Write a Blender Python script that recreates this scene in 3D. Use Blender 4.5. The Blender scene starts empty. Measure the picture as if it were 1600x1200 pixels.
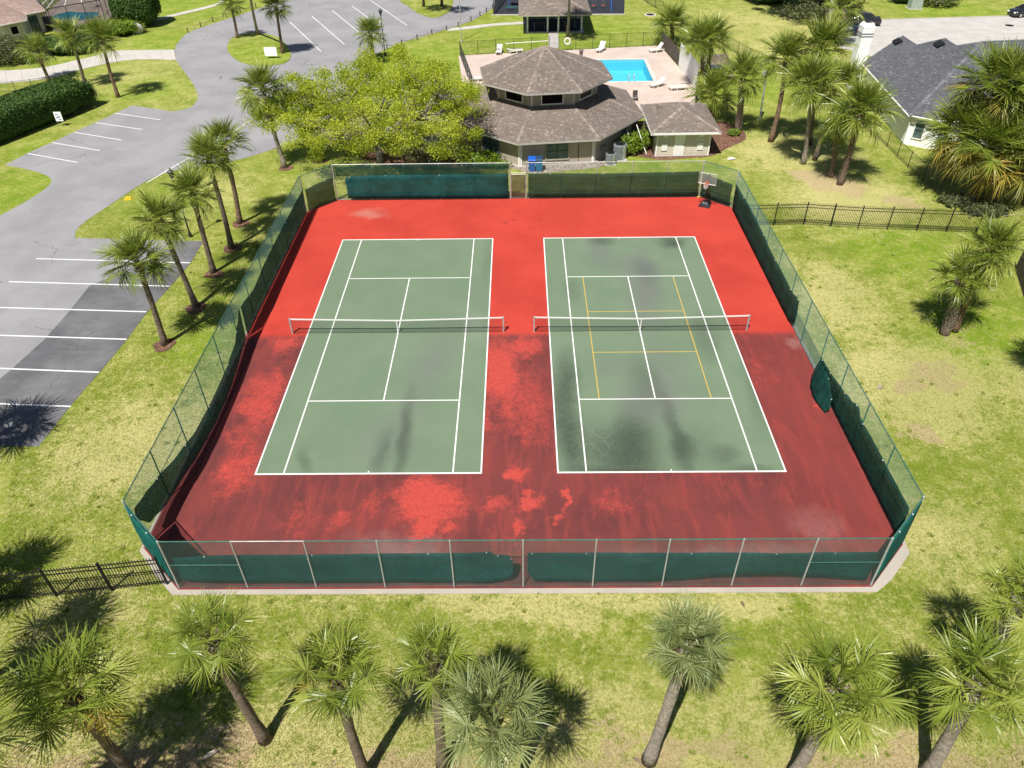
import bpy, bmesh, math, random
import numpy as np
from mathutils import Vector, Matrix
random.seed(7); rng = np.random.default_rng(7)
R = math.radians
scene = bpy.context.scene
col = scene.collection

# ------------------------------------------------------------------ camera, sky, sun, exposure
CAM = np.array([7.3947, -37.5075, 26.233]); FPX = 1174.7127
def _rot(rx, rz, ro):
    c, s = math.cos, math.sin
    X = np.array([[1, 0, 0], [0, c(rx), -s(rx)], [0, s(rx), c(rx)]])
    Z = lambda a: np.array([[c(a), -s(a), 0], [s(a), c(a), 0], [0, 0, 1]])
    return Z(rz) @ X @ Z(ro)
ROT = _rot(.8922, .0136, -.0155)
cd = bpy.data.cameras.new('camera'); cam = bpy.data.objects.new('camera', cd); col.objects.link(cam)
cd.sensor_width = 36; cd.lens = 36 * FPX / 1600; cd.clip_start = .1; cd.clip_end = 3000
m4 = Matrix([list(ROT[i]) + [CAM[i]] for i in range(3)] + [[0, 0, 0, 1]]); cam.matrix_world = m4
scene.camera = cam
SUN_EL, SUN_AZ = R(60), R(27)              # azimuth: direction the shadows fall, from +y towards +x
world = bpy.data.worlds.new('World'); scene.world = world; world.use_nodes = True
wn = world.node_tree.nodes; wl = world.node_tree.links
sky = wn.new('ShaderNodeTexSky'); sky.sky_type = 'NISHITA'; sky.sun_disc = False
sky.sun_elevation = SUN_EL; sky.sun_rotation = math.pi + SUN_AZ; sky.air_density = 1.0; sky.dust_density = 0.6
wl.new(sky.outputs[0], wn['Background'].inputs[0]); wn['Background'].inputs[1].default_value = 0.05
sd = bpy.data.lights.new('sun', 'SUN'); sd.energy = 5.0; sd.angle = R(.53); sd.color = (1, .955, .89)
so = bpy.data.objects.new('sun', sd); col.objects.link(so)
tosun = Vector((-math.sin(SUN_AZ) * math.cos(SUN_EL), -math.cos(SUN_AZ) * math.cos(SUN_EL), math.sin(SUN_EL)))
so.rotation_euler = tosun.to_track_quat('Z', 'Y').to_euler(); so.location = (0, -20, 60)
scene.view_settings.view_transform = 'Standard'; scene.view_settings.look = 'None'
scene.view_settings.exposure = 0.42; scene.view_settings.gamma = 1

def G(u, v, z=0.0):                        # photo pixel -> point on the plane at height z
    d = ROT @ np.array([(u - 800) / FPX, -(v - 600) / FPX, -1.0]); t = (z - CAM[2]) / d[2]
    p = CAM + t * d; return Vector((p[0], p[1], z))
def PX(x, y, z):
    q = (np.array([x, y, z]) - CAM) @ ROT; return 800 - FPX * q[0] / q[2], 600 + FPX * q[1] / q[2]
def HT(u, v, v2):                          # height of an upright thing from base pixel and top row
    b = G(u, v); lo, hi = 0, 40
    for i in range(50):
        m = (lo + hi) / 2
        if PX(b.x, b.y, m)[1] > v2: lo = m
        else: hi = m
    return lo

# ------------------------------------------------------------------ material helpers
class NT:
    def __init__(s, name):
        s.m = bpy.data.materials.new(name); s.m.use_nodes = True
        s.t = s.m.node_tree; s.n = s.t.nodes; s.b = s.n['Principled BSDF']; s.out = s.n['Material Output']
        s._pos = None
    def link(s, a, b): s.t.links.new(a, b)
    def pos(s):
        if s._pos is None: s._pos = s.n.new('ShaderNodeNewGeometry').outputs['Position']
        return s._pos
    def obj(s): return s.n.new('ShaderNodeTexCoord').outputs['Object']
    def setin(s, sock, v):
        if hasattr(v, 'is_output'): s.link(v, sock)
        else:
            try: sock.default_value = v
            except Exception: sock.default_value = tuple(v) + (1,) if len(v) == 3 else v
    def noise(s, scale, detail=4, rough=.55, vec=None, dist=0, fac=True):
        n = s.n.new('ShaderNodeTexNoise'); n.inputs['Scale'].default_value = scale; n.inputs['Detail'].default_value = detail
        n.inputs['Roughness'].default_value = rough; n.inputs['Distortion'].default_value = dist
        s.link(vec if vec is not None else s.pos(), n.inputs['Vector']); return n.outputs['Fac' if fac else 'Color']
    def vor(s, scale, vec=None, feat='F1', out='Distance'):
        n = s.n.new('ShaderNodeTexVoronoi'); n.feature = feat; n.inputs['Scale'].default_value = scale
        s.link(vec if vec is not None else s.pos(), n.inputs['Vector']); return n.outputs[out]
    def ramp(s, fac, stops, interp='LINEAR'):
        n = s.n.new('ShaderNodeValToRGB'); n.color_ramp.interpolation = interp
        while len(n.color_ramp.elements) < len(stops): n.color_ramp.elements.new(.5)
        for e, (p, c) in zip(n.color_ramp.elements, stops):
            e.position = p; e.color = (c, c, c, 1) if isinstance(c, (int, float)) else tuple(c) + (1,)
        s.link(fac, n.inputs[0]); return n.outputs[0]
    def mr(s, v, a, b, c=0, d=1, smooth=True):
        n = s.n.new('ShaderNodeMapRange'); n.interpolation_type = 'SMOOTHSTEP' if smooth else 'LINEAR'
        s.setin(n.inputs[0], v); n.inputs[1].default_value = a; n.inputs[2].default_value = b
        n.inputs[3].default_value = c; n.inputs[4].default_value = d; return n.outputs[0]
    def math(s, op, a, b=0, clamp=False):
        n = s.n.new('ShaderNodeMath'); n.operation = op; n.use_clamp = clamp; s.setin(n.inputs[0], a); s.setin(n.inputs[1], b); return n.outputs[0]
    def vmath(s, op, a, b=(0, 0, 0)):
        n = s.n.new('ShaderNodeVectorMath'); n.operation = op; s.setin(n.inputs[0], a); s.setin(n.inputs[1], b); return n.outputs['Value' if op == 'LENGTH' else 0]
    def map(s, vec, loc=(0, 0, 0), rot=(0, 0, 0), scale=(1, 1, 1)):
        n = s.n.new('ShaderNodeMapping'); s.link(vec, n.inputs[0]); n.inputs[1].default_value = loc; n.inputs[2].default_value = rot; n.inputs[3].default_value = scale; return n.outputs[0]
    def mix(s, f, a, b, mode='MIX'):
        n = s.n.new('ShaderNodeMix'); n.data_type = 'RGBA'; n.blend_type = mode
        s.setin(n.inputs[0], f)
        for i, v in ((6, a), (7, b)):
            if hasattr(v, 'is_output'): s.link(v, n.inputs[i])
            else: n.inputs[i].default_value = tuple(v) + (1,)
        return n.outputs[2]
    def xyz(s, vec):
        n = s.n.new('ShaderNodeSeparateXYZ'); s.link(vec, n.inputs[0]); return n.outputs
    def attr(s, name='tone'):
        n = s.n.new('ShaderNodeAttribute'); n.attribute_name = name; return n.outputs['Fac']
    def rnd(s): return s.n.new('ShaderNodeObjectInfo').outputs['Random']
    def bump(s, h, strength=.3, dist=.02):
        n = s.n.new('ShaderNodeBump'); n.inputs['Strength'].default_value = strength; n.inputs['Distance'].default_value = dist
        s.link(h, n.inputs['Height']); s.link(n.outputs[0], s.b.inputs['Normal'])
    def fin(s, colr, rough=.8, metal=0, spec=.35):
        s.setin(s.b.inputs['Base Color'], colr if hasattr(colr, 'is_output') else tuple(colr) + (1,))
        s.setin(s.b.inputs['Roughness'], rough); s.b.inputs['Metallic'].default_value = metal
        s.b.inputs['Specular IOR Level'].default_value = spec; return s.m
    def blob(s, vec, p0, p1, w, soft=.6):      # stain: an ellipse along p0-p1, half width w
        c = (p0 + p1) / 2; d = p1 - p0; a = math.atan2(d.y, d.x); L = max(d.length / 2, w)
        q = s.vmath('SUBTRACT', vec, (c.x, c.y, 0)); q = s.map(q, rot=(0, 0, -a)); q = s.vmath('MULTIPLY', q, (1 / L, 1 / w, 0))
        return s.mr(s.vmath('LENGTH', q), 1 + soft, 1 - soft)
def simple(name, c, rough=.6, metal=0, var=.12, scale=6, bump=0, spec=.35):
    t = NT(name); n = t.noise(scale, 5, .6, t.obj()); 
    k = t.mix(t.mr(n, .3, .7), [x * (1 - var) for x in c], [min(1, x * (1 + var)) for x in c])
    if bump: t.bump(t.noise(scale * 6, 3, .6, t.obj()), bump, .01)
    return t.fin(k, rough, metal, spec)

MAT = {}
# --- lawn
def grass_mat():
    t = NT('lawn_grass'); p = t.pos()
    big = t.noise(.09, 4, .6); mid = t.noise(.55, 5, .62); fine = t.noise(7, 5, .7); tiny = t.noise(28, 3, .7)
    blades = t.noise(16, 4, .75, t.map(p, rot=(0, 0, .5), scale=(2.2, .8, 1)))
    mott = t.noise(2.3, 5, .68, dist=.4); spk = t.noise(5.5, 4, .72)
    green = t.mix(t.mr(mid, .35, .68), (.195, .25, .026), (.295, .33, .052))
    straw = t.mix(t.mr(fine, .3, .7), (.46, .425, .145), (.62, .56, .25))
    sand = t.mix(t.mr(fine, .35, .7), (.44, .325, .175), (.58, .46, .28))
    wob = t.vmath('ADD', p, t.vmath('MULTIPLY', t.vmath('SUBTRACT', t.noise(.45, 4, .6, fac=False), (.5, .5, .5)), (5, 5, 0)))
    dry = None
    for a, b, w, k in [((100, 760), (330, 640), 3.2, .8), ((30, 960), (220, 930), 2.2, .5), ((1250, 300), (1420, 330), 4.5, 1), ((1400, 560), (1480, 640), 3.6, 1), ((1290, 420), (1330, 520), 2.2, .75),
                       ((600, 935), (1300, 935), .8, .75), ((-300, 1230), (2000, 1230), 1.7, 1), ((900, 1120), (1250, 1120), 1.3, .6), ((420, 1110), (760, 1130), 1.1, .6), ((1150, 230), (1330, 250), 4, .75), ((1540, 560), (1600, 620), 2.5, .7), ((1480, 800), (1450, 900), 1.8, .6),
                       ((140, 60), (260, 150), 4.5, .35), ((1240, 20), (1150, 60), 12, .45), ((380, 280), (240, 340), 2.8, .5), ((1190, 40), (1290, 130), 6, .45)]:
        m = t.math('MULTIPLY', t.blob(wob, G(*a), G(*b), w, .75), k)
        dry = m if dry is None else t.math('MAXIMUM', dry, m)
    f1 = t.math('ADD', t.math('MULTIPLY', dry, .62), t.math('MULTIPLY', t.math('SUBTRACT', mid, .5), .9))
    f1 = t.math('ADD', f1, t.math('MULTIPLY', t.math('SUBTRACT', fine, .5), 1.3)); f1 = t.math('ADD', f1, t.math('MULTIPLY', t.math('SUBTRACT', mott, .46), 1.5))
    c = t.mix(t.mr(f1, -.12, .62), green, straw); c = t.mix(t.mr(spk, .5, .68, 0, .7), c, t.mix(.62, c, (.075, .115, .01))); c = t.mix(t.mr(spk, .46, .3, 0, .5), c, t.mix(.5, c, (.58, .55, .27)))
    bare = None
    for a, b, w in [((1440, 570), (1470, 600), 1.3), ((1430, 590), (1400, 610), .9), ((-100, 1235), (600, 1235), .9), ((560, 1190), (760, 1215), .9), ((880, 1170), (1180, 1170), .75), ((1200, 1215), (1700, 1215), 1.3), ((1290, 285), (1360, 300), 1.6), ((1380, 310), (1440, 320), 1.5), ((320, 1140), (420, 1180), .9), ((240, 1170), (330, 1200), .8), ((1330, 300), (1240, 262), 2.2), ((1440, 660), (1430, 690), 1), ((1480, 525), (1500, 530), 1)]:
        m = t.blob(wob, G(*a), G(*b), w, .7); bare = m if bare is None else t.math('MAXIMUM', bare, m)
    f2 = t.math('ADD', bare, t.math('MULTIPLY', t.math('SUBTRACT', fine, .5), 1.6))
    f2 = t.math('ADD', f2, t.math('MULTIPLY', t.math('SUBTRACT', mid, .5), .8))
    c = t.mix(t.math('MULTIPLY', t.mr(f2, .45, .85), .9), c, sand)
    c = t.mix(t.mr(big, .42, .6, 0, .55), c, t.mix(.5, c, (.17, .24, .022)))
    lush = None                                      # well watered, greener lawn round the pool and along the road
    for a, b, w in [((620, 100), (700, 90), 8), ((740, 55), (1010, 55), 11), ((640, 130), (700, 160), 6), ((950, 255), (1120, 262), 2.2), ((1150, 160), (1180, 110), 4), ((210, 330), (330, 300), 3), ((330, 560), (290, 520), 1.6), ((100, 215), (30, 250), 3), ((1330, 380), (1480, 400), 4), ((1500, 560), (1580, 480), 3), ((60, 115), (200, 75), 5), ((180, 150), (290, 130), 4), ((330, 60), (170, 75), 6), ((20, 305), (60, 290), 4), ((1410, 15), (1560, 20), 7), ((250, 10), (330, 8), 9), ((400, 80), (430, 85), 5)]:
        m = t.blob(wob, G(*a), G(*b), w, .6); lush = m if lush is None else t.math('MAXIMUM', lush, m)
    c = t.mix(t.math('MULTIPLY', lush, t.mr(t.math('ADD', mott, t.math('MULTIPLY', t.math('SUBTRACT', fine, .5), .6)), .36, .6, .9, .3)), c, t.mix(t.mr(mid, .3, .7), (.155, .27, .012), (.245, .335, .022)))
    c = t.mix(t.mr(blades, .38, .66, 0, .6), c, t.mix(.5, c, (.06, .085, .01)))
    c = t.mix(t.mr(tiny, .55, .78, 0, .55), c, t.mix(.5, c, (.55, .55, .28)))
    t.bump(t.math('ADD', blades, t.math('MULTIPLY', tiny, .7)), .8, .06)
    return t.fin(c, .9, 0, .1)
MAT['grass'] = grass_mat()
def asphalt_mat(name, dark):
    t = NT(name); p = t.pos()
    a, b = ((.25, .245, .256), (.30, .294, .303)) if not dark else ((.10, .10, .107), (.165, .164, .17))
    c = t.mix(t.mr(t.noise(.25, 5, .6), .35, .65), a, b)
    st = t.noise(.6, 6, .7, t.map(p, rot=(0, 0, -.25), scale=(.35, 1.6, 1)), 1.2)
    c = t.mix(t.mr(st, .5, .75, 0, .55 if dark else .22), c, (.21, .21, .215) if dark else (.28, .275, .28))
    c = t.mix(t.mr(t.noise(.8, 4, .6, dist=.6), .62, .8, 0, .35), c, (.15, .15, .158) if not dark else (.035, .035, .04))
    w = t.vmath('ADD', p, t.vmath('MULTIPLY', t.noise(.4, 4, .6, fac=False), (2.5, 2.5, 0)))
    ck = t.mr(t.vor(.13, w, 'DISTANCE_TO_EDGE'), .004, .0012, 0, 1); gate = t.mr(t.noise(.12, 3, .5), .5, .58)
    c = t.mix(t.math('MULTIPLY', t.math('MULTIPLY', ck, gate), .6), c, (.04, .04, .045))
    g = t.noise(45, 2, .7); c = t.mix(t.mr(g, .3, .7, 0, .3), c, t.mix(.5, c, (.05, .05, .05)))
    t.bump(g, .35, .01); return t.fin(c, .88, 0, .25)
MAT['asphalt'] = asphalt_mat('asphalt_grey', False); MAT['asphalt_dark'] = asphalt_mat('asphalt_sealed', True)
def concrete(name, c, stain=.25):
    t = NT(name); k = t.mix(t.mr(t.noise(.5, 5, .65), .3, .7), c, [x * .82 for x in c])
    k = t.mix(t.mr(t.noise(2.2, 5, .7, dist=.8), .55, .8, 0, stain), k, [x * .5 for x in c])
    g = t.noise(30, 3, .7); k = t.mix(t.mr(g, .3, .7, 0, .2), k, [x * .6 for x in c]); t.bump(g, .25, .01)
    return t.fin(k, .85, 0, .2)
MAT['concrete'] = concrete('concrete_pale', (.53, .50, .455)); MAT['walk'] = concrete('concrete_walk', (.42, .40, .37)); MAT['kerb'] = concrete('concrete_strip', (.43, .385, .33), .5)
MAT['deck'] = concrete('pool_deck_pink', (.58, .47, .405), .2); MAT['coping'] = concrete('pool_coping', (.62, .59, .54), .1)
MAT['drive'] = concrete('concrete_drive', (.50, .48, .45), .25)
def line_mat(name, c):
    t = NT(name); n = t.noise(5, 5, .7); k = t.mix(t.mr(n, .5, .8, 0, .35), c, [x * .62 for x in c]); return t.fin(k, .7, 0, .25)
MAT['line'] = line_mat('line_paint_white', (.72, .72, .69)); MAT['line_y'] = line_mat('line_paint_yellow', (.52, .36, .07)); MAT['stripe'] = line_mat('stripe_paint', (.68, .68, .67))
# --- court
def red_mat():
    t = NT('court_red'); p = t.pos(); X = t.xyz(p)
    wob = t.vmath('ADD', p, t.vmath('MULTIPLY', t.vmath('SUBTRACT', t.noise(.7, 5, .65, fac=False), (.5, .5, .5)), (2.2, 2.6, 0)))
    n1 = t.noise(.22, 4, .6); n2 = t.noise(1.4, 6, .7, dist=.5); n3 = t.noise(9, 5, .75)
    clean = t.mix(t.mr(n1, .35, .65), (.40, .040, .027), (.48, .052, .034))
    clean = t.mix(t.mr(n2, .5, .75, 0, .35), clean, (.33, .036, .028))
    maroon = t.mix(t.mr(n1, .35, .65), (.115, .032, .031), (.165, .039, .036))
    streak = t.noise(.8, 6, .7, t.map(p, rot=(0, 0, .12), scale=(1.6, .35, 1)), 1)
    maroon = t.mix(t.mr(streak, .42, .68), maroon, (.225, .044, .038))
    maroon = t.mix(t.mr(t.noise(.9, 6, .75, dist=1.2), .55, .75, 0, .6), maroon, (.08, .029, .029))
    br = None
    for a, b, w, k in [((640, 760), (700, 810), 1.7, 1), ((660, 800), (675, 845), .8, 1), ((745, 800), (790, 775), .6, .75), ((800, 790), (850, 778), .45, .9), ((800, 725), (812, 755), .55, 1), ((770, 530), (790, 640), 1.3, .95), ((850, 530), (790, 560), 1.2, .8), ((755, 620), (760, 690), .45, .7), ((430, 560), (390, 690), 1.2, .75), ((390, 690), (350, 790), 1.3, .7), ((560, 790), (500, 850), .7, .55),
                       ((420, 530), (470, 540), 1.2, .7), ((880, 755), (882, 800), .22, .9), ((882, 800), (855, 815), .25, .8), ((812, 810), (800, 845), .25, .8), ((950, 770), (960, 800), 1.2, .55), ((480, 780), (440, 840), .6, .55), ((700, 820), (715, 835), .4, .8), ((1285, 640), (1280, 630), .35, 1), ((840, 640), (835, 720), 1.5, .5), ((800, 560), (830, 700), 2.2, .62), ((450, 540), (330, 800), 1.3, .55), ((520, 770), (420, 850), 1.6, .42), ((600, 760), (560, 830), .9, .5), ((1180, 540), (1200, 640), 1.2, .45), ((1200, 560), (1290, 700), 1.3, .25), ((1090, 800), (1000, 790), 2.4, .3), ((1350, 740), (1330, 700), .8, .4)]:
        m = t.math('MULTIPLY', t.blob(wob, G(*a), G(*b), w, .8), k); br = m if br is None else t.math('MAXIMUM', br, m)
    bf = t.math('ADD', br, t.math('MULTIPLY', t.math('SUBTRACT', n3, .5), .8)); bf = t.math('ADD', bf, t.math('MULTIPLY', t.math('SUBTRACT', n2, .5), .9))
    near = t.mix(t.mr(bf, .3, .92), maroon, t.mix(t.mr(n3, .3, .7), (.36, .046, .035), (.49, .070, .054)))
    side = t.mr(X[0], 19, 21.5)                                   # the right-hand margin and front right are less stained
    near = t.mix(t.math('MULTIPLY', side, .35), near, (.26, .038, .033))
    edge = t.math('ADD', X[1], t.math('MULTIPLY', t.math('SUBTRACT', n2, .5), .7))
    c = t.mix(t.mr(edge, -.62, .06), near, clean)
    for a, b, w, k, cc in [((555, 335), (600, 335), .7, .45, (.45, .30, .24)), ((800, 345), (806, 345), .18, .6, (.15, .03, .03)), ((790, 350), (790, 347), .12, .6, (.15, .03, .03)), ((1250, 545), (1240, 530), .5, .35, (.38, .24, .21)), ((1270, 820), (1290, 830), .9, .2, (.42, .25, .23)), ((560, 862), (700, 880), .9, .4, (.36, .26, .25)), ((1000, 870), (1300, 870), .5, .35, (.3, .2, .19)),
                           ((420, 545), (400, 600), .8, .6, (.14, .035, .035)), ((700, 650), (760, 650), .2, .0, (.1, .03, .03)), ((850, 560), (860, 640), .5, .45, (.17, .035, .03)), ((1180, 760), (1150, 840), .5, .3, (.17, .04, .04)), ((1290, 700), (1330, 800), .4, .35, (.17, .04, .04))]:
        c = t.mix(t.math('MULTIPLY', t.math('MULTIPLY', t.blob(wob, G(*a), G(*b), w, .8), k), t.mr(n3, .3, .6, .4, 1)), c, cc)
    seam = t.mr(X[0], 9.18, 9.22); c = t.mix(t.math('MULTIPLY', t.math('MULTIPLY', seam, t.mr(X[1], 11, 11.9)), .22), c, (.50, .06, .04))
    c = t.mix(t.mr(t.noise(40, 3, .7), .35, .7, 0, .22), c, t.mix(.5, c, (.1, .02, .02)))
    t.bump(n3, .15, .01); return t.fin(c, .82, 0, .18)
MAT['red'] = red_mat()
def green_mat():
    t = NT('court_green'); p = t.pos(); X = t.xyz(p)
    wob = t.vmath('ADD', p, t.vmath('MULTIPLY', t.vmath('SUBTRACT', t.noise(.6, 5, .6, fac=False), (.5, .5, .5)), (.9, 1.4, 0)))
    c = t.mix(t.mr(t.noise(.3, 4, .6), .35, .65), (.136, .192, .122), (.153, .207, .133))
    c = t.mix(t.mr(t.noise(1.5, 5, .65, t.map(p, scale=(.3, 1.4, 1))), .5, .75, 0, .3), c, (.132, .18, .122))
    n3 = t.noise(7, 5, .75)
    D = (.050, .066, .046); P = (.15, .148, .14)
    for a, b, w, k, cc in [((640, 625), (622, 742), .27, .7, D), ((605, 680), (588, 742), .3, .5, D), ((650, 640), (560, 730), 1.2, .22, P), ((700, 520), (650, 620), .9, .35, P), ((475, 700), (480, 742), .25, .4, D), ((740, 490), (745, 530), .5, .25, (.25, .28, .22)),
                           ((885, 560), (882, 660), .5, .7, D), ((880, 640), (903, 742), .5, .75, D), ((990, 640), (985, 742), .75, .75, D), ((950, 700), (1000, 730), 1.2, .45, D), ((1035, 615), (1075, 742), .3, .6, D), ((1065, 680), (1072, 720), .42, .6, D), ((1000, 600), (1030, 660), 1.3, .5, P), ((1000, 560), (1020, 630), .7, .35, D),
                           ((1005, 410), (1012, 500), .8, .6, P), ((1000, 405), (1015, 440), .6, .5, (.09, .10, .10)), ((1040, 376), (1062, 384), .7, .75, D), ((935, 376), (935, 410), .5, .5, P), ((990, 400), (960, 425), 1, .35, P), ((930, 375), (945, 378), .6, .5, D), ((1095, 500), (1110, 560), .6, .35, D), ((1170, 560), (1190, 650), .4, .35, D), ((960, 690), (1010, 742), 1.4, .4, D), ((1060, 660), (1120, 735), 1.2, .22, D), ((1020, 540), (1060, 620), 1.0, .3, P), ((1120, 700), (1145, 720), .5, .35, D), ((1140, 735), (1215, 740), .3, .5, D), ((900, 735), (1060, 742), .22, .6, D), ((930, 660), (935, 725), 1.1, .35, D), ((890, 440), (900, 470), .4, .25, D), ((960, 560), (950, 590), .7, .3, P), ((765, 380), (760, 440), .3, .2, D)]:
        f = t.math('MULTIPLY', t.math('MULTIPLY', t.blob(wob, G(*a), G(*b), w * 1.15, .9), min(.92, k * 1.25)), t.mr(n3, .25, .6, .6, 1)); c = t.mix(f, c, cc)
    # crackle of pale hairlines where water stood
    ck = t.mr(t.vor(1.1, wob, 'DISTANCE_TO_EDGE'), .03, .008); c = t.mix(t.math('MULTIPLY', t.math('MULTIPLY', ck, t.blob(p, G(925, 660), G(935, 715), 1, .5)), .22), c, (.26, .31, .24))
    c = t.mix(t.mr(t.noise(38, 3, .7), .35, .7, 0, .18), c, t.mix(.5, c, (.05, .08, .05)))
    t.bump(n3, .12, .01); return t.fin(c, .82, 0, .18)
MAT['green'] = green_mat()
# --- metal, cloth, building
MAT['galv'] = simple('galvanised_steel', (.46, .47, .46), .5, .35, .2, 3)
MAT['green_steel'] = simple('green_coated_steel', (.035, .15, .12), .5, 0, .25, 2)
MAT['wire'] = simple('green_vinyl_wire', (.09, .175, .148), .5, 0, .15, .5)
MAT['black_metal'] = simple('black_powder_coat', (.018, .018, .02), .45, .1, .3, 2)
MAT['dark_wire'] = simple('dark_wire', (.03, .035, .03), .5, .2, .2, .5)
def cloth_mat(name, c, transp, transl=.25):
    t = NT(name); n = t.noise(.9, 5, .6); k = t.mix(t.mr(n, .3, .7), [x * .72 for x in c], [x * 1.2 for x in c])
    k = t.mix(t.mr(t.noise(3, 4, .6, t.map(t.pos(), scale=(1, 1, .3))), .55, .8, 0, .3), k, [x * 1.7 + .01 for x in c])
    t.fin(k, .75, 0, .25); t.bump(t.math('ADD', t.noise(2.2, 5, .65), t.math('MULTIPLY', t.noise(5, 4, .6, t.map(t.pos(), scale=(1.6, 1.6, .25))), .5)), .7, .1)
    tl = t.n.new('ShaderNodeBsdfTranslucent'); t.link(k, tl.inputs[0])
    tr = t.n.new('ShaderNodeBsdfTransparent'); a = t.n.new('ShaderNodeMixShader'); a.inputs[0].default_value = transl
    t.link(t.b.outputs[0], a.inputs[1]); t.link(tl.outputs[0], a.inputs[2])
    b = t.n.new('ShaderNodeMixShader'); b.inputs[0].default_value = transp; t.link(a.outputs[0], b.inputs[1]); t.link(tr.outputs[0], b.inputs[2])
    t.link(b.outputs[0], t.out.inputs[0]); return t.m
MAT['screen'] = cloth_mat('windscreen_teal', (.008, .092, .092), .2)
MAT['screen_b'] = cloth_mat('windscreen_teal_bright', (.012, .185, .16), .16, .3)
MAT['screen_d'] = cloth_mat('windscreen_faded_green', (.018, .052, .038), .34)
MAT['screen_t'] = cloth_mat('windscreen_thin', (.012, .075, .05), .5)
MAT['screen_k'] = cloth_mat('windscreen_dark', (.017, .105, .084), .24, .5)
MAT['screen_cage'] = cloth_mat('insect_screen', (.03, .035, .045), .55, .1)
def shingle_mat(name, cols):
    t = NT(name); a = t.attr(); k = t.ramp(a, [(i / (len(cols) - 1), c) for i, c in enumerate(cols)])
    k = t.mix(t.mr(t.noise(.6, 4, .6), .35, .7, 0, .3), k, [x * .75 for x in cols[0]])
    g = t.noise(22, 3, .7); k = t.mix(t.mr(g, .3, .7, 0, .3), k, t.mix(.5, k, (.06, .055, .05))); t.bump(g, .3, .01)
    return t.fin(k, .92, 0, .12)
MAT['shingle'] = shingle_mat('shingle_brown', [(.16, .13, .108), (.205, .168, .142), (.245, .203, .173), (.37, .315, .272)])
MAT['shingle_grey'] = shingle_mat('shingle_charcoal', [(.085, .088, .10), (.112, .116, .13), (.14, .145, .16), (.21, .215, .23)])
MAT['shingle_pink'] = shingle_mat('shingle_pinkish', [(.30, .215, .18), (.36, .26, .22), (.42, .31, .27), (.47, .36, .31)])
def siding(name, c):
    t = NT(name); z = t.xyz(t.pos())[2]; k = t.mix(t.mr(t.noise(1.2, 4, .6), .3, .7), c, [x * .86 for x in c])
    t.bump(t.noise(14, 3, .6, t.map(t.pos(), scale=(1, 1, 6))), .2, .01); return t.fin(k, .75, 0, .25)
MAT['beige'] = siding('siding_beige', (.40, .355, .285)); MAT['cream'] = siding('siding_cream', (.60, .55, .46))
MAT['trim'] = simple('eave_trim_grey', (.42, .40, .37), .7, 0, .08, 4); MAT['white'] = simple('white_trim', (.78, .77, .75), .6, 0, .06, 4); MAT['stucco'] = simple('white_stucco', (.86, .86, .86), .85, 0, .05, 3, .3)
MAT['stucco_b'] = simple('pale_stucco', (.62, .57, .52), .85, 0, .06, 3, .3)
MAT['plastic_w'] = simple('white_plastic', (.70, .67, .61), .5, 0, .08, 3)
def glass(name, c, sp=.35):
    t = NT(name); return t.fin(t.mix(t.mr(t.noise(1.5, 3), .3, .7), c, [x * .6 for x in c]), .12, 0, sp)
MAT['glass'] = glass('window_glass_dark', (.008, .009, .011), .2); MAT['glass_b'] = glass('window_blinds_glass', (.10, .15, .165)); MAT['glass_c'] = glass('car_glass', (.02, .025, .03))
MAT['wood_dark'] = simple('wood_weathered_dark', (.085, .072, .06), .85, 0, .35, 3, .3); MAT['wood'] = simple('wood_weathered', (.30, .255, .20), .85, 0, .3, 3, .3)
MAT['rope'] = simple('rope_brown', (.12, .09, .06), .9, 0, .2, 8)
MAT['mulch'] = None
def mulch_mat():
    t = NT('mulch'); v = t.vor(9, out='Color'); x = t.xyz(v)[0]; k = t.ramp(x, [(0, (.07, .035, .022)), (.5, (.15, .075, .05)), (1, (.27, .15, .105))])
    k = t.mix(t.mr(t.noise(1.2, 4), .4, .7, 0, .4), k, (.20, .15, .11)); t.bump(t.vor(9), .9, .05); return t.fin(k, .95, 0, .1)
MAT['mulch'] = mulch_mat()
def gravel_mat():
    t = NT('gravel_bed'); x = t.xyz(t.vor(11, out='Color'))[0]; k = t.ramp(x, [(0, (.12, .09, .07)), (.5, (.30, .25, .21)), (1, (.50, .45, .40))]); t.bump(t.vor(11), .8, .04); return t.fin(k, .9, 0, .15)
MAT['gravel'] = gravel_mat()
MAT['rubber'] = simple('playground_rubber', (.022, .024, .032), .9, 0, .2, 1)
MAT['bin_blue'] = simple('bin_blue', (.012, .10, .48), .45, 0, .12, 3); MAT['bin_teal'] = simple('bin_teal', (.010, .17, .36), .45, 0, .12, 3)
MAT['bin_dark'] = simple('bin_lid_navy', (.02, .05, .12), .5, 0, .1, 3)
MAT['bin_grey'] = simple('bin_grey', (.16, .175, .185), .55, 0, .15, 3)
MAT['blue_steel'] = simple('blue_paint_steel', (.03, .14, .55), .4, 0, .1, 2); MAT['orange'] = simple('orange_paint', (.65, .10, .02), .45, 0, .1, 4)
MAT['yellow'] = simple('yellow_plastic', (.70, .48, .03), .6, 0, .15, 6)
MAT['rubber_tyre'] = simple('tyre_rubber', (.02, .02, .021), .85, 0, .2, 5); MAT['rim'] = simple('alloy_rim', (.5, .5, .51), .3, .8, .1, 3)
def carpaint(name, c):
    t = NT(name); t.fin(t.mix(t.mr(t.noise(3, 3), .3, .7), c, [x * .9 for x in c]), .25, .3, .5); t.b.inputs['Coat Weight'].default_value = .8; t.b.inputs['Coat Roughness'].default_value = .06; return t.m
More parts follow.
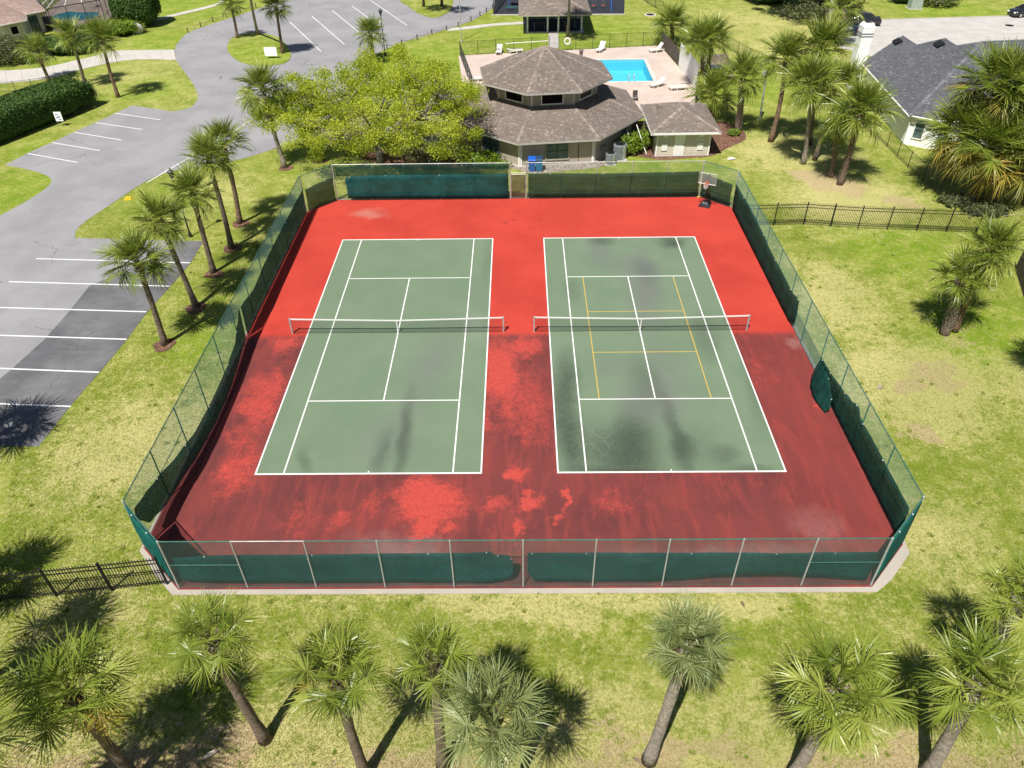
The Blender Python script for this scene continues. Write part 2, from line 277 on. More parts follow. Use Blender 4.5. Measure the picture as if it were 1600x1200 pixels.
MAT['car_dark'] = carpaint('car_paint_charcoal', (.03, .03, .036)); MAT['car_blue'] = carpaint('car_paint_navy', (.012, .02, .045)); MAT['lamp_red'] = simple('tail_lamp', (.35, .01, .01), .2); MAT['lamp_white'] = simple('head_lamp', (.7, .7, .7), .15)
def water_mat():
    t = NT('pool_water'); gl = t.n.new('ShaderNodeBsdfGlossy'); gl.inputs['Roughness'].default_value = .03
    tr = t.n.new('ShaderNodeBsdfTransparent'); tr.inputs[0].default_value = (.62, .93, .97, 1)
    fr = t.n.new('ShaderNodeFresnel'); fr.inputs[0].default_value = 1.33; bp = t.n.new('ShaderNodeBump'); bp.inputs['Strength'].default_value = .25; bp.inputs['Distance'].default_value = .05
    t.link(t.noise(2.2, 3, .5), bp.inputs['Height']); t.link(bp.outputs[0], gl.inputs['Normal']); t.link(bp.outputs[0], fr.inputs['Normal'])
    mx = t.n.new('ShaderNodeMixShader'); t.link(fr.outputs[0], mx.inputs[0]); t.link(tr.outputs[0], mx.inputs[1]); t.link(gl.outputs[0], mx.inputs[2]); t.link(mx.outputs[0], t.out.inputs[0]); return t.m
MAT['water'] = water_mat()
def basin_mat():
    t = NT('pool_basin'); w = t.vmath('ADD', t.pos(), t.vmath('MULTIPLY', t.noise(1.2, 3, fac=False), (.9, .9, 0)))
    ca = t.mr(t.vor(1.5, w, 'DISTANCE_TO_EDGE'), .12, 0); return t.fin(t.mix(t.math('MULTIPLY', ca, .12), (.17, .56, .68), (.28, .70, .80)), .7)  # paler web of caustic light painted into the basin colour
MAT['basin'] = basin_mat()
def backboard_mat():
    t = NT('clear_acrylic'); t.fin((.5, .52, .52), .1, 0, .6); tr = t.n.new('ShaderNodeBsdfTransparent'); mx = t.n.new('ShaderNodeMixShader'); mx.inputs[0].default_value = .86
    t.link(t.b.outputs[0], mx.inputs[1]); t.link(tr.outputs[0], mx.inputs[2]); t.link(mx.outputs[0], t.out.inputs[0]); return t.m
MAT['acrylic'] = backboard_mat()
# --- plants
def leaf_mat(name, cols, transl=.3, rough=.5, objrnd=False, spec=.4):
    t = NT(name); a = t.attr()
    if objrnd: a = t.math('ADD', t.math('MULTIPLY', a, .45), t.math('MULTIPLY', t.rnd(), .55))
    k = t.ramp(a, [(i / (len(cols) - 1), c) for i, c in enumerate(cols)]); t.fin(k, rough, 0, spec)
    tl = t.n.new('ShaderNodeBsdfTranslucent'); t.link(t.mix(.5, k, (.5, .6, .08), 'MULTIPLY') if False else k, tl.inputs[0])
    mx = t.n.new('ShaderNodeMixShader'); mx.inputs[0].default_value = transl; t.link(t.b.outputs[0], mx.inputs[1]); t.link(tl.outputs[0], mx.inputs[2]); t.link(mx.outputs[0], t.out.inputs[0]); return t.m
MAT['frond'] = leaf_mat('palm_frond', [(.09, .135, .015), (.17, .225, .028), (.265, .315, .05), (.42, .45, .13)], .26, .36, True)
MAT['frond_g'] = leaf_mat('palm_frond_grey_green', [(.09, .12, .038), (.16, .195, .062), (.235, .27, .10), (.34, .37, .17)], .2, .45, True)
MAT['frond_y'] = leaf_mat('palm_frond_yellowing', [(.115, .14, .028), (.20, .22, .045), (.34, .27, .04), (.42, .26, .05)], .28, .45, True)
MAT['frond_dead'] = leaf_mat('palm_frond_dead', [(.20, .14, .075), (.30, .21, .12), (.40, .30, .19)], .15, .8, True, .15)
MAT['leaf_oak'] = leaf_mat('tree_leaf_spring', [(.26, .33, .024), (.40, .48, .03), (.53, .60, .05), (.64, .68, .14)], .5, .5)
MAT['leaf_oak2'] = leaf_mat('tree_leaf_dark', [(.035, .06, .014), (.06, .09, .02), (.09, .125, .03)], .3, .5)
MAT['leaf_hedge'] = leaf_mat('hedge_leaf', [(.03, .07, .01), (.058, .12, .016), (.095, .17, .022)], .2, .65)
MAT['leaf_weed'] = leaf_mat('weed_leaf', [(.14, .20, .016), (.20, .26, .024), (.27, .32, .045)], .25, .6)
MAT['leaf_shrub'] = leaf_mat('shrub_leaf_bright', [(.10, .18, .015), (.19, .28, .02), (.30, .37, .04)], .35, .5)
MAT['leaf_olive'] = leaf_mat('shrub_leaf_olive', [(.07, .085, .03), (.11, .13, .045), (.17, .18, .07)], .3, .55)
def bark_mat(name, c, ring=True, boots=False):
    t = NT(name); p = t.obj(); z = t.xyz(p)[2]
    n = t.noise(5, 5, .7, t.map(p, scale=(1, 1, .35 if not ring else 1)))
    k = t.mix(t.mr(n, .3, .7), [x * .6 for x in c], [x * 1.25 for x in c])
    if ring:
        wv = t.n.new('ShaderNodeTexWave'); wv.bands_direction = 'Z'; wv.inputs['Scale'].default_value = 4.2; wv.inputs['Distortion'].default_value = 9; wv.inputs['Detail'].default_value = 4; wv.inputs['Detail Scale'].default_value = 2.5
        t.link(p, wv.inputs[0]); k = t.mix(t.mr(wv.outputs['Fac'], .1, .5, .32, 0), k, [x * .45 for x in c]); t.bump(t.math('ADD', t.math('MULTIPLY', wv.outputs['Fac'], .5), n), .8, .05)
    else: t.bump(n, .9, .04)
    k = t.mix(t.mr(t.noise(1.2, 4, .6, p), .5, .75, 0, .5), k, (.33, .28, .235) if ring else (.27, .25, .22)); return t.fin(k, .92, 0, .12)
MAT['trunk'] = bark_mat('palm_trunk', (.21, .16, .12)); MAT['trunk_r'] = bark_mat('palm_trunk_reddish', (.24, .155, .10)); MAT['trunk_g'] = bark_mat('palm_trunk_grey', (.36, .31, .26))
MAT['boot'] = simple('palm_boot', (.20, .145, .10), .9, 0, .4, 2); MAT['boot_w'] = simple('palm_boot_bleached', (.33, .27, .22), .9, 0, .4, 2)
MAT['bark'] = bark_mat('tree_bark_grey', (.24, .215, .185), False)

# ------------------------------------------------------------------ geometry helpers
ORG = {}
def origin(o): return ORG.get(o.name, Vector((0, 0, 0))) if o else Vector((0, 0, 0))
def tag(o, label=None, cat=None, group=None, kind=None):
    if label: o['label'] = label
    if cat: o['category'] = cat
    if group: o['group'] = group
    if kind: o['kind'] = kind
    return o
def thing(name, label, cat, loc, group=None):
    o = bpy.data.objects.new(name, None); col.objects.link(o); o.location = loc; o.empty_display_size = .2
    ORG[o.name] = Vector(loc); return tag(o, label, cat, group)
def link(name, me, parent=None, loc=(0, 0, 0)):
    o = bpy.data.objects.new(name, me); col.objects.link(o); o.location = loc
    if parent: o.parent = parent
    return o
class MB:
    def __init__(s): s.v = []; s.f = []; s.t = []
    def add(s, vs, fs, tone=None):
        k = len(s.v); s.v += [tuple(x) for x in vs]; s.f += [tuple(i + k for i in f) for f in fs]
        s.t += [(random.random() if tone is None else tone)] * len(fs); return s
    def box(s, c, d, rz=0, tone=None):
        ca, sa = math.cos(rz), math.sin(rz); vs = []
        for z in (-.5, .5):
            for x, y in ((-.5, -.5), (.5, -.5), (.5, .5), (-.5, .5)):
                a, b = x * d[0], y * d[1]; vs.append((c[0] + ca * a - sa * b, c[1] + sa * a + ca * b, c[2] + z * d[2]))
        return s.add(vs, [(3, 2, 1, 0), (4, 5, 6, 7), (0, 1, 5, 4), (1, 2, 6, 5), (2, 3, 7, 6), (3, 0, 4, 7)], tone)
    def prism(s, poly, z0, z1, tone=None):
        n = len(poly); vs = [(p[0], p[1], z0) for p in poly] + [(p[0], p[1], z1) for p in poly]
        return s.add(vs, [tuple(range(n - 1, -1, -1)), tuple(range(n, 2 * n))] + [(i, (i + 1) % n, n + (i + 1) % n, n + i) for i in range(n)], tone)
    def hull8(s, a, b, tone=None):            # two quads, bottom a and top b
        return s.add(list(a) + list(b), [(3, 2, 1, 0), (4, 5, 6, 7), (0, 1, 5, 4), (1, 2, 6, 5), (2, 3, 7, 6), (3, 0, 4, 7)], tone)
    def tube(s, pts, rad, n=6, tone=None, cap=True):
        pts = [Vector(p) for p in pts]
        if not hasattr(rad, '__len__'): rad = [rad] * len(pts)
        vs = []; fs = []; up = None
        for i, p in enumerate(pts):
            d = (pts[min(i + 1, len(pts) - 1)] - pts[max(i - 1, 0)]).normalized()
            if up is None: up = d.orthogonal().normalized()
            up = (up - d * up.dot(d)).normalized(); w = d.cross(up)
            for k in range(n):
                a = 2 * math.pi * k / n; vs.append(p + (up * math.cos(a) + w * math.sin(a)) * rad[i])
        for i in range(len(pts) - 1):
            for k in range(n): fs.append((i * n + k, i * n + (k + 1) % n, (i + 1) * n + (k + 1) % n, (i + 1) * n + k))
        if cap: fs += [tuple(range(n - 1, -1, -1)), tuple(range((len(pts) - 1) * n, len(pts) * n))]
        return s.add(vs, fs, tone)
    def lathe(s, c, prof, n=16, tone=None):   # prof: (r, z)
        vs = [(c[0] + r * math.cos(2 * math.pi * k / n), c[1] + r * math.sin(2 * math.pi * k / n), c[2] + z) for r, z in prof for k in range(n)]
        m = len(prof); fs = [(i * n + k, i * n + (k + 1) % n, (i + 1) * n + (k + 1) % n, (i + 1) * n + k) for i in range(m - 1) for k in range(n)]
        fs += [tuple(range(n - 1, -1, -1)), tuple(range((m - 1) * n, m * n))]; return s.add(vs, fs, tone)
    def mesh(s, name, mat, off=Vector((0, 0, 0)), smooth=False):
        me = bpy.data.meshes.new(name); me.from_pydata([(v[0] - off.x, v[1] - off.y, v[2] - off.z) for v in s.v], [], s.f); me.materials.append(mat)
        a = me.attributes.new('tone', 'FLOAT', 'FACE'); a.data.foreach_set('value', s.t)
        if smooth: me.polygons.foreach_set('use_smooth', [True] * len(me.polygons))
        me.update(); return me
    def build(s, name, mat, parent=None, kind=None, smooth=False, label=None):
        root = parent
        while root is not None and root.parent is not None: root = root.parent
        o = link(name, s.mesh(name, MAT[mat] if isinstance(mat, str) else mat, origin(root), smooth), parent)
        if kind: o['kind'] = kind
        if label: o['label'] = label
        return o
def quads_mesh(name, Q, mat, tone, off=(0, 0, 0)):     # Q: N x 4 x 3
    N = len(Q); me = bpy.data.meshes.new(name); me.vertices.add(N * 4); me.vertices.foreach_set('co', (Q - np.array(off)).reshape(-1).astype(np.float32))
    me.loops.add(N * 4); me.loops.foreach_set('vertex_index', np.arange(N * 4, dtype=np.int32)); me.polygons.add(N)
    me.polygons.foreach_set('loop_start', np.arange(0, N * 4, 4, dtype=np.int32)); me.polygons.foreach_set('loop_total', np.full(N, 4, dtype=np.int32))
    me.materials.append(mat); me.update(calc_edges=True)
    a = me.attributes.new('tone', 'FLOAT', 'FACE'); a.data.foreach_set('value', np.asarray(tone, dtype=np.float32)); me.validate(); return me
def sheet(name, poly, z, mat, kind='structure', parent=None, holes=None):
    bm = bmesh.new(); vs = [bm.verts.new((p[0], p[1], z)) for p in poly]; f = bm.faces.new(vs); bm.normal_update()
    if f.normal.z < 0: f.normal_flip()
    bmesh.ops.triangulate(bm, faces=bm.faces[:], ngon_method='EAR_CLIP'); me = bpy.data.meshes.new(name); bm.to_mesh(me); bm.free(); me.materials.append(MAT[mat])
    o = link(name, me, parent)
    if kind: o['kind'] = kind
    return o
def pxs(L, z=0): return [G(u, v, z) for u, v in L]
def smooth_closed(P, n=4):
    out = []; m = len(P)
    for i in range(m):
        a, b, c, d = P[i - 1], P[i], P[(i + 1) % m], P[(i + 2) % m]
        for k in range(n):
            t = k / n; out.append(.5 * ((2 * b) + (c - a) * t + (2 * a - 5 * b + 4 * c - d) * t * t + (3 * b - a - 3 * c + d) * t ** 3))
    return out
def smooth_open(P, n=4):
    out = []; m = len(P)
    for i in range(m - 1):
        a, b, c, d = P[max(i - 1, 0)], P[i], P[i + 1], P[min(i + 2, m - 1)]
        for k in range(n):
            t = k / n; out.append(.5 * ((2 * b) + (c - a) * t + (2 * a - 5 * b + 4 * c - d) * t * t + (3 * b - a - 3 * c + d) * t ** 3))
    return out + [P[-1]]
def strip(a, b, w):
    d = (b - a).normalized(); n = Vector((-d.y, d.x, 0)) * w / 2; return [a - n, b - n, b + n, a + n]
def chain_mesh(mb, p0, p1, z0, z1, sp=.075, r=.003, ztop=None):
    p0 = Vector(p0); p1 = Vector(p1); d = (p1 - p0); d.z = 0; L = d.length; d.normalize(); n = Vector((-d.y, d.x, 0)); H = z1 - z0
    for sgn in (1, -1):
        s = -H
        while s < L:
            a0, a1 = (s, s + H); lo, hi = max(0, a0), min(L, a1)
            if hi - lo > .01:
                za, zb = z0 + (lo - a0), z0 + (hi - a0)
                if sgn < 0: za, zb = z1 - (lo - a0), z1 - (hi - a0)
                A = p0 + d * lo; B = p0 + d * hi; A = Vector((A.x, A.y, za)); B = Vector((B.x, B.y, zb)); q = (B - A).normalized(); w = q.cross(n)
                o = [n * r, (w * .87 - n * .5) * r, (-w * .87 - n * .5) * r]
                mb.add([A + x for x in o] + [B + x for x in o], [(0, 1, 4, 3), (1, 2, 5, 4), (2, 0, 3, 5)], .5)
            s += sp
def clip_poly(P, a, b):      # keep side left of a->b (2d)
    out = []
    for i in range(len(P)):
        p, q = P[i], P[(i + 1) % len(P)]
        sp = (b[0] - a[0]) * (p[1] - a[1]) - (b[1] - a[1]) * (p[0] - a[0]); sq = (b[0] - a[0]) * (q[1] - a[1]) - (b[1] - a[1]) * (q[0] - a[0])
        if sp >= 0: out.append(p)
        if sp * sq < 0: t = sp / (sp - sq); out.append((p[0] + (q[0] - p[0]) * t, p[1] + (q[1] - p[1]) * t))
    return out
def shingles(mb, poly, row=.2, tab=.38, th=.02):   # poly: planar convex 3d, first edge is the eave, counter-clockwise seen from outside
    P = [Vector(p) for p in poly]; u = (P[1] - P[0]).normalized(); n = None
    for i in range(2, len(P)):
        n = u.cross(P[i] - P[0])
        if n.length > 1e-4: break
    n.normalize(); w = n.cross(u); loc = [((p - P[0]).dot(u), (p - P[0]).dot(w)) for p in P]
    x0, x1 = min(p[0] for p in loc), max(p[0] for p in loc); y1 = max(p[1] for p in loc)
    k = len(mb.v); mb.add(P, [tuple(range(len(P)))], .2)
    y = 0; r = 0
    while y < y1:
        x = x0 - random.random() * tab
        while x < x1:
            tw = tab * random.uniform(.6, 1.35); q = [(x, y), (x + tw - .012, y), (x + tw - .012, y + row), (x, y + row)]
            for i in range(len(loc)):
                q = clip_poly(q, loc[i], loc[(i + 1) % len(loc)])
                if len(q) < 3: break
            if len(q) >= 3:
                h = th * random.uniform(.7, 1.5); m = len(q); lift = [h if b < y + row * .5 else .006 for a, b in q]
                top = [P[0] + u * a + w * b + n * l for (a, b), l in zip(q, lift)]; bot = [P[0] + u * a + w * b for a, b in q]
                tone = min(1, max(0, random.gauss(.38, .13) if random.random() < .85 else random.uniform(.6, .95))); fs = [tuple(range(m))]
                vs = top + [bot[0], bot[1]]; fs.append((m, m + 1, 1, 0)); mb.add(vs, fs, tone)
            x += tw
        y += row; r += 1
def hip_caps(mb, a, b, w=.32, L=.3):     # ridge or hip caps, a chain of short folded pieces
    a = Vector(a); b = Vector(b); d = (b - a); n = max(1, int(d.length / L)); d.normalize(); sd_ = Vector((-d.y, d.x, 0)).normalized() * w / 2
    for i in range(n):
        p = a + (b - a) * (i / n); q = a + (b - a) * ((i + 1) / n); up = Vector((0, 0, .05)); dn = Vector((0, 0, -.02))
        mb.add([p - sd_ + dn, p + up, p + sd_ + dn, q - sd_ + dn, q + up - Vector((0, 0, .02)), q + sd_ + dn], [(0, 1, 4, 3), (1, 2, 5, 4), (0, 2, 1)], random.uniform(.5, 1))

# ================================================================== SETTING
PX0, PX1, PY0, PY1 = 12.6, 22.35, 47.85, 56.15          # the pool opening
def holed(name, outer, hole, z, mat):                    # rectangle with a rectangular opening
    x0, x1, y0, y1 = outer; a, b, c, d = hole
    mb = MB(); xs = [x0, a, b, x1]; ys = [y0, c, d, y1]
    for i in range(3):
        for j in range(3):
            if i == 1 and j == 1: continue
            mb.add([(xs[i], ys[j], z), (xs[i + 1], ys[j], z), (xs[i + 1], ys[j + 1], z), (xs[i], ys[j + 1], z)], [(0, 1, 2, 3)])
    o = mb.build(name, mat, None, 'structure'); return o
holed('ground', (-500, 500, -300, 700), (PX0, PX1, PY0, PY1), 0, 'grass')

# ---- road and car park
road = [(-400, 700), (0, 697), (60, 698), (112, 632), (155.6, 582), (199, 530), (230.6, 487), (268, 446), (298, 411), (318, 377), (117, 372)]
road = pxs(road) + smooth_open(pxs([(117, 372), (119, 361), (131, 348), (169, 322), (214, 292), (250, 273), (300, 262), (360, 252), (400, 242), (437, 229), (470, 214), (505, 188), (535, 155), (560, 118), (582, 90), (600, 78), (627, 67), (660, 57), (697, 46), (735, 33), (768, 14), (800, -12), (840, -40)]), 4)[1:]
road += pxs([(560, -70), (480, -20)]) + smooth_open(pxs([(442, 0), (400, 15), (330, 38), (295, 51), (280, 64), (273, 78), (275, 94), (288, 112), (302, 132), (309, 148), (306, 160), (295, 169), (270, 174), (250, 171), (207, 165)]), 3)
road += pxs([(150, 191), (82, 222), (42, 240), (8, 258)]) + smooth_open(pxs([(40, 264), (62, 270), (77, 277), (80, 284), (71, 295), (37, 317), (0, 337), (-60, 370), (-250, 420)]), 3)
sheet('road', road, .012, 'asphalt')
sheet('sealed_parking_bays', pxs([(318, 377), (275, 376), (230, 409), (140, 447), (108, 487), (70, 530), (15, 580), (-60, 640), (-160, 699), (60, 697.5), (112, 632), (155.6, 582), (199, 530), (230.6, 487), (268, 446), (298, 411)]), .016, 'asphalt_dark')
def raised(name, poly, z, mat):
    mb = MB(); poly = [Vector(p) for p in poly]
    ar = sum(poly[i].x * poly[(i + 1) % len(poly)].y - poly[(i + 1) % len(poly)].x * poly[i].y for i in range(len(poly)))
    if ar < 0: poly = poly[::-1]
    mb.prism(poly, 0.001, z); return mb.build(name, mat, None, 'structure')
raised('grass_island', smooth_closed(pxs([(355, 75), (362, 61), (378, 54), (402, 52), (430, 57), (443, 66), (453, 80), (454, 90), (445, 99), (420, 103), (400, 103), (378, 98), (362, 88)]), 4), .07, 'grass')
raised('grass_island', smooth_closed(pxs([(616, -12), (640, 12), (660, 24), (680, 28), (698, 21), (707, 9), (704, -20), (660, -40)]), 4), .07, 'grass')
# painted bay lines, each its own piece
stripes = [((179.5, 177), (251, 187.5)), ((150, 192), (222, 202.5)), ((116, 207), (189.5, 219)), ((81, 223), (156, 235.5)), ((43, 240), (121, 254)),
           ((453, 34.5), (502, 81)), ((487, 25), (538, 69.5)), ((519, 16.5), (560, 50)), ((550, 9.5), (592, 40)), ((579.5, 1), (636, 40)),
           ((57, 404.5), (297, 411)), ((14, 440.5), (266, 447.5)), ((-30, 480), (229, 487.5)), ((-40, 523), (198, 530.5)), ((-50, 574), (155, 582)), ((-60, 629), (111, 635.5)), ((230, 285.5), (462, 147))]
car_lines = bpy.data.objects.new('parking_lines', None); col.objects.link(car_lines); car_lines['kind'] = 'structure'
for a, b in stripes:
    mb = MB(); mb.prism(strip(G(*a), G(*b), .115), .02, .022); mb.build('painted_line', 'stripe', car_lines)
# ---- paths
def slab_path(name, left, right, mat, z=.05, gap=.018, n=None):   # two edges in pixels, cut into slabs with joints
    L = smooth_open(pxs(left), 6); Rr = smooth_open(pxs(right), 6)
    def cum(P):
        c = [0]
        for i in range(1, len(P)): c.append(c[-1] + (P[i] - P[i - 1]).length)
        return c
    cl, cr = cum(L), cum(Rr)
    def at(P, c, s):
        s *= c[-1]
        for i in range(1, len(P)):
            if c[i] >= s: t = (s - c[i - 1]) / max(1e-6, c[i] - c[i - 1]); return P[i - 1].lerp(P[i], t)
        return P[-1]
    N = n or max(2, int(cl[-1] / 1.6)); root = bpy.data.objects.new(name, None); col.objects.link(root); root['kind'] = 'structure'
    for i in range(N):
        e = gap / cl[-1] / 2; s0, s1 = i / N + e, (i + 1) / N - e; q = [at(L, cl, s0), at(L, cl, s1), at(Rr, cr, s1), at(Rr, cr, s0)]
        a = sum(q[k].x * q[(k + 1) % 4].y - q[(k + 1) % 4].x * q[k].y for k in range(4)); q = q if a > 0 else q[::-1]
        mb = MB(); mb.prism(q, .002, z + random.uniform(-.004, .006)); mb.build('paving_slab', mat, root)
    return root
slab_path('footpath', [(-40, 136), (0, 131), (70, 124), (120, 111), (170, 99), (215, 93), (275, 94)], [(-40, 112), (0, 111), (60, 107), (110, 97), (160, 85), (172, 80), (272, 78)], 'concrete')
slab_path('footpath', [(697, 49), (740, 45), (780, 40), (822, 38)], [(704, 45), (745, 40), (780, 36.5), (822, 34)], 'concrete')
slab_path('footpath', [(857, 75), (857, 52)], [(874, 75), (872, 52)], 'walk', n=4)
slab_path('footpath', [(236, 34), (290, 22), (340, 9), (352, 0)], [(236, 31), (290, 18), (338, 6), (345, 0)], 'concrete')
slab_path('footpath', [(520, 186), (560, 200), (610, 212), (680, 222), (745, 236)], [(536, 176), (570, 190), (615, 200), (680, 210), (750, 224)], 'walk')
sheet('driveway', pxs([(1309, 34), (1340, 31), (1450, 28.5), (1573, 25.5), (1800, 20), (1800, 75), (1560, 110), (1420, 110), (1345, 82), (1312, 75)]), .014, 'drive')
mb = MB(); mb.prism(strip(G(1309, 33.5), G(1800, 19.5), .18)[::1], .002, .12); mb.build('driveway_kerb', 'concrete', None, 'structure')
sheet('mulch_bed', smooth_closed(pxs([(925, 262), (960, 253), (985, 243), (1030, 250), (1080, 247), (1112, 244), (1136, 232), (1165, 218), (1160, 203), (1140, 193), (1120, 190), (1100, 205), (1000, 205), (960, 225)]), 3), .006, 'mulch')
sheet('mulch_bed', smooth_closed(pxs([(560, 245), (620, 262), (700, 266), (760, 264), (790, 258), (770, 235), (740, 222), (690, 226), (640, 232), (590, 236)]), 3), .006, 'mulch')
sheet('gravel_bed', pxs([(795, 262), (835, 272), (935, 262), (960, 250), (930, 248), (820, 250), (790, 252)]), .009, 'gravel')
for i, (u, v) in enumerate([(257, 540), (306, 482), (334, 428), (362, 389), (376, 350), (446, 263), (500, 252)]):
    c = G(u, v); mb = MB(); n = 18; ph = random.random() * 6
    pts = [(c.x + .62 * (1 + .16 * math.sin(3 * a + ph)) * math.cos(a), c.y + .62 * (1 + .16 * math.sin(2 * a + ph)) * math.sin(a)) for a in [2 * math.pi * k / n for k in range(n)]]
    mb.prism(pts, .002, .05); mb.build('mulch_ring', 'mulch', None, 'structure')

# ================================================================== TENNIS COURT
FX0, FX1, FY0, FY1 = -9.15, 23.95, -18.45, 18.55
OCT = [Vector(p + (0,)) for p in [(-6.9, FY0), (21.85, FY0), (FX1, -16.3), (FX1, 16.5), (21.75, FY1), (-7.1, FY1), (FX0, 16.5), (FX0, -16.3)]]
cen = Vector((7.4, 0, 0))
def grow(P, d):
    out = []
    for i in range(len(P)):
        a, b, c = P[i - 1], P[i], P[(i + 1) % len(P)]; e1 = (b - a).normalized(); e2 = (c - b).normalized()
        n1 = Vector((e1.y, -e1.x, 0)); n2 = Vector((e2.y, -e2.x, 0)); bis = (n1 + n2); bis /= bis.length_squared / 2 if False else 1
        k = d / (1 + n1.dot(n2)); out.append(b + (n1 + n2) * k)
    return out
strip_poly = [Vector(p + (0,)) for p in [(-7.1, -18.78), (22.0, -18.78), (22.8, -18.2), (24.15, -16.8), (24.2, -15.8), (24.2, 16.6), (21.9, 18.8), (-7.2, 18.85), (-9.4, 16.6), (-9.35, -15.8), (-9.35, -16.5), (-8.2, -17.75)]]
mb = MB(); mb.prism(smooth_open(strip_poly, 1), -.05, .03); mb.build('concrete_footing_strip', 'kerb', None, 'structure')
mb = MB(); mb.prism(grow(OCT, .08), -.05, .05); court = mb.build('court_slab', 'red', None, 'structure')
W = .055
def court_lines(name, cx, cy, extra):
    mb = MB(); hx, hy = 5.485 + .02, 11.885 + .02; mb.prism([(cx - hx, cy - hy), (cx + hx, cy - hy), (cx + hx, cy + hy), (cx - hx, cy + hy)], .03, .054); g = mb.build('playing_area', 'green', court)
    def ln(x0, y0, x1, y1, m='line', w=W, z=.058):
        mb = MB(); dx, dy = (w / 2, 0) if abs(x1 - x0) < abs(y1 - y0) else (0, w / 2)
        mb.prism([(cx + x0 - dx, cy + y0 - dy), (cx + x1 + dx, cy + y0 - dy), (cx + x1 + dx, cy + y1 + dy), (cx + x0 - dx, cy + y1 + dy)], .05, z); mb.build('painted_line', m, g)
    L, S, D, Q = 11.885, 6.40, 5.485, 4.115
    for x in (-D, D): ln(x, -L + .03, x, L - .03, w=.075)
    for y in (-L, L): ln(-D - .04, y, D + .04, y, w=.095)
    for x in (-Q, Q): ln(x, -L + .05, x, L - .05, z=.0575, w=.07)
    for y in (-S, S): ln(-Q + .04, y, Q - .04, y, z=.0572, w=.07)
    ln(0, -S + .04, 0, S - .04, z=.0568, w=.07)
    for y, s in ((-L, 1), (L, -1)):
        mb = MB(); mb.box((cx, cy + y + s * .1, .0545), (.06, .14, .005)); mb.build('centre_mark', 'line', g)
    if extra:                                       # yellow lines of the small practice court
        for x in (-3.02, 3.02): ln(x, -S + .05, x, S - .05, 'line_y', .055, .0562)
        for y in (-2.15, 2.15): ln(-3.0, y, 3.0, y, 'line_y', .055, .0565)
    return g
court_lines('left', 0, 0, False); court_lines('right', 14.69, 0, True)

# ---- nets
def net(cx, label):
    t = thing('tennis_net', label, 'tennis net', (cx, 0, .05), 'tennis nets')
    hp = 6.42
    for s in (-1, 1):
        mb = MB(); mb.box((cx + s * hp, 0, .05 + .535), (.085, .085, 1.07)); mb.box((cx + s * hp, 0, 1.13), (.1, .1, .03)); p = mb.build('net_post', 'galv', t)
        mb = MB(); mb.tube([(cx + s * (hp + .05), 0, .75), (cx + s * (hp + .16), 0, .75)], .02); mb.tube([(cx + s * (hp + .15), 0, .75), (cx + s * (hp + .15), .1, .68)], .012); mb.build('winch_handle', 'black_metal', p)
    top = lambda x: .05 + .914 + .156 * (abs(x) / hp) ** 1.15
    mb = MB()
    n = 260
    for i in range(n + 1):
        x = -hp + .06 + (2 * hp - .12) * i / n; mb.tube([(cx + x, 0, .09), (cx + x, 0, top(x))], .0026, 3, .5, False)
    for j in range(1, 21):
        f = j / 21; mb.tube([(cx + x, 0, .09 + f * (top(x) - .09)) for x in np.linspace(-hp + .06, hp - .06, 15)], .0026, 3, .5, False)
    mb.tube([(cx + x, 0, .085) for x in np.linspace(-hp + .06, hp - .06, 9)], .008, 4, .5)
    mb.build('net_mesh', 'dark_wire', t, 'stuff')
    mb = MB(); xs = np.linspace(-hp + .05, hp - .05, 25)
    for a, b in zip(xs[:-1], xs[1:]):
        mb.hull8([(cx + a, -.018, top(a) - .065), (cx + b, -.018, top(b) - .065), (cx + b, .018, top(b) - .065), (cx + a, .018, top(a) - .065)], [(cx + a, -.018, top(a) + .012), (cx + b, -.018, top(b) + .012), (cx + b, .018, top(b) + .012), (cx + a, .018, top(a) + .012)])
    mb.build('headband', 'line', t)
    mb = MB(); mb.box((cx, -.022, .05 + .44), (.055, .006, .84)); mb.box((cx, 0, .064), (.09, .16, .015)); mb.build('centre_strap', 'line', t)
net(0, 'tennis net with white headband across the left court'); net(14.69, 'tennis net with white headband across the right court with yellow lines')

# ---- perimeter fence: one welded enclosure
fence = thing('court_fence', 'tall green chain link fence with grey posts enclosing both tennis courts', 'fence', (7.4, 0, .05)); FH = 3.0
post_me = {}
def post(p, parent, h=FH, r=.035, m='galv'):
    key = (h, r, m)
    if key not in post_me:
        mb = MB(); mb.tube([(0, 0, -.05), (0, 0, h)], r, 8); mb.lathe((0, 0, h), [(r * 1.15, 0), (r * 1.1, .03), (r * .5, .055)], 8); post_me[key] = mb.mesh('post', MAT[m])
    o = link('post', post_me[key], parent, Vector(p) - origin(parent)); return o
def rail(a, b, z, parent, r=.022, m='green_steel', name='rail'):
    mb = MB(); mb.tube([(a[0], a[1], z), (b[0], b[1], z)], r, 6); return mb.build(name, m, parent)
sides = [(OCT[0], OCT[1], 10, 'galv'), (OCT[1], OCT[2], 1, 'galv'), (OCT[2], OCT[3], 11, 'green_steel'), (OCT[3], OCT[4], 1, 'galv'), (OCT[4], OCT[5], 0, 'galv'), (OCT[5], OCT[6], 1, 'galv'), (OCT[6], OCT[7], 11, 'green_steel'), (OCT[7], OCT[0], 1, 'galv')]
def bay_mesh(a, b, z0=.08, z1=FH + .03):
    mb = MB(); chain_mesh(mb, a, b, z0 + .05, z1 + .05, .082, .0042); mb.build('chain_link_panel', 'wire', fence, 'stuff')
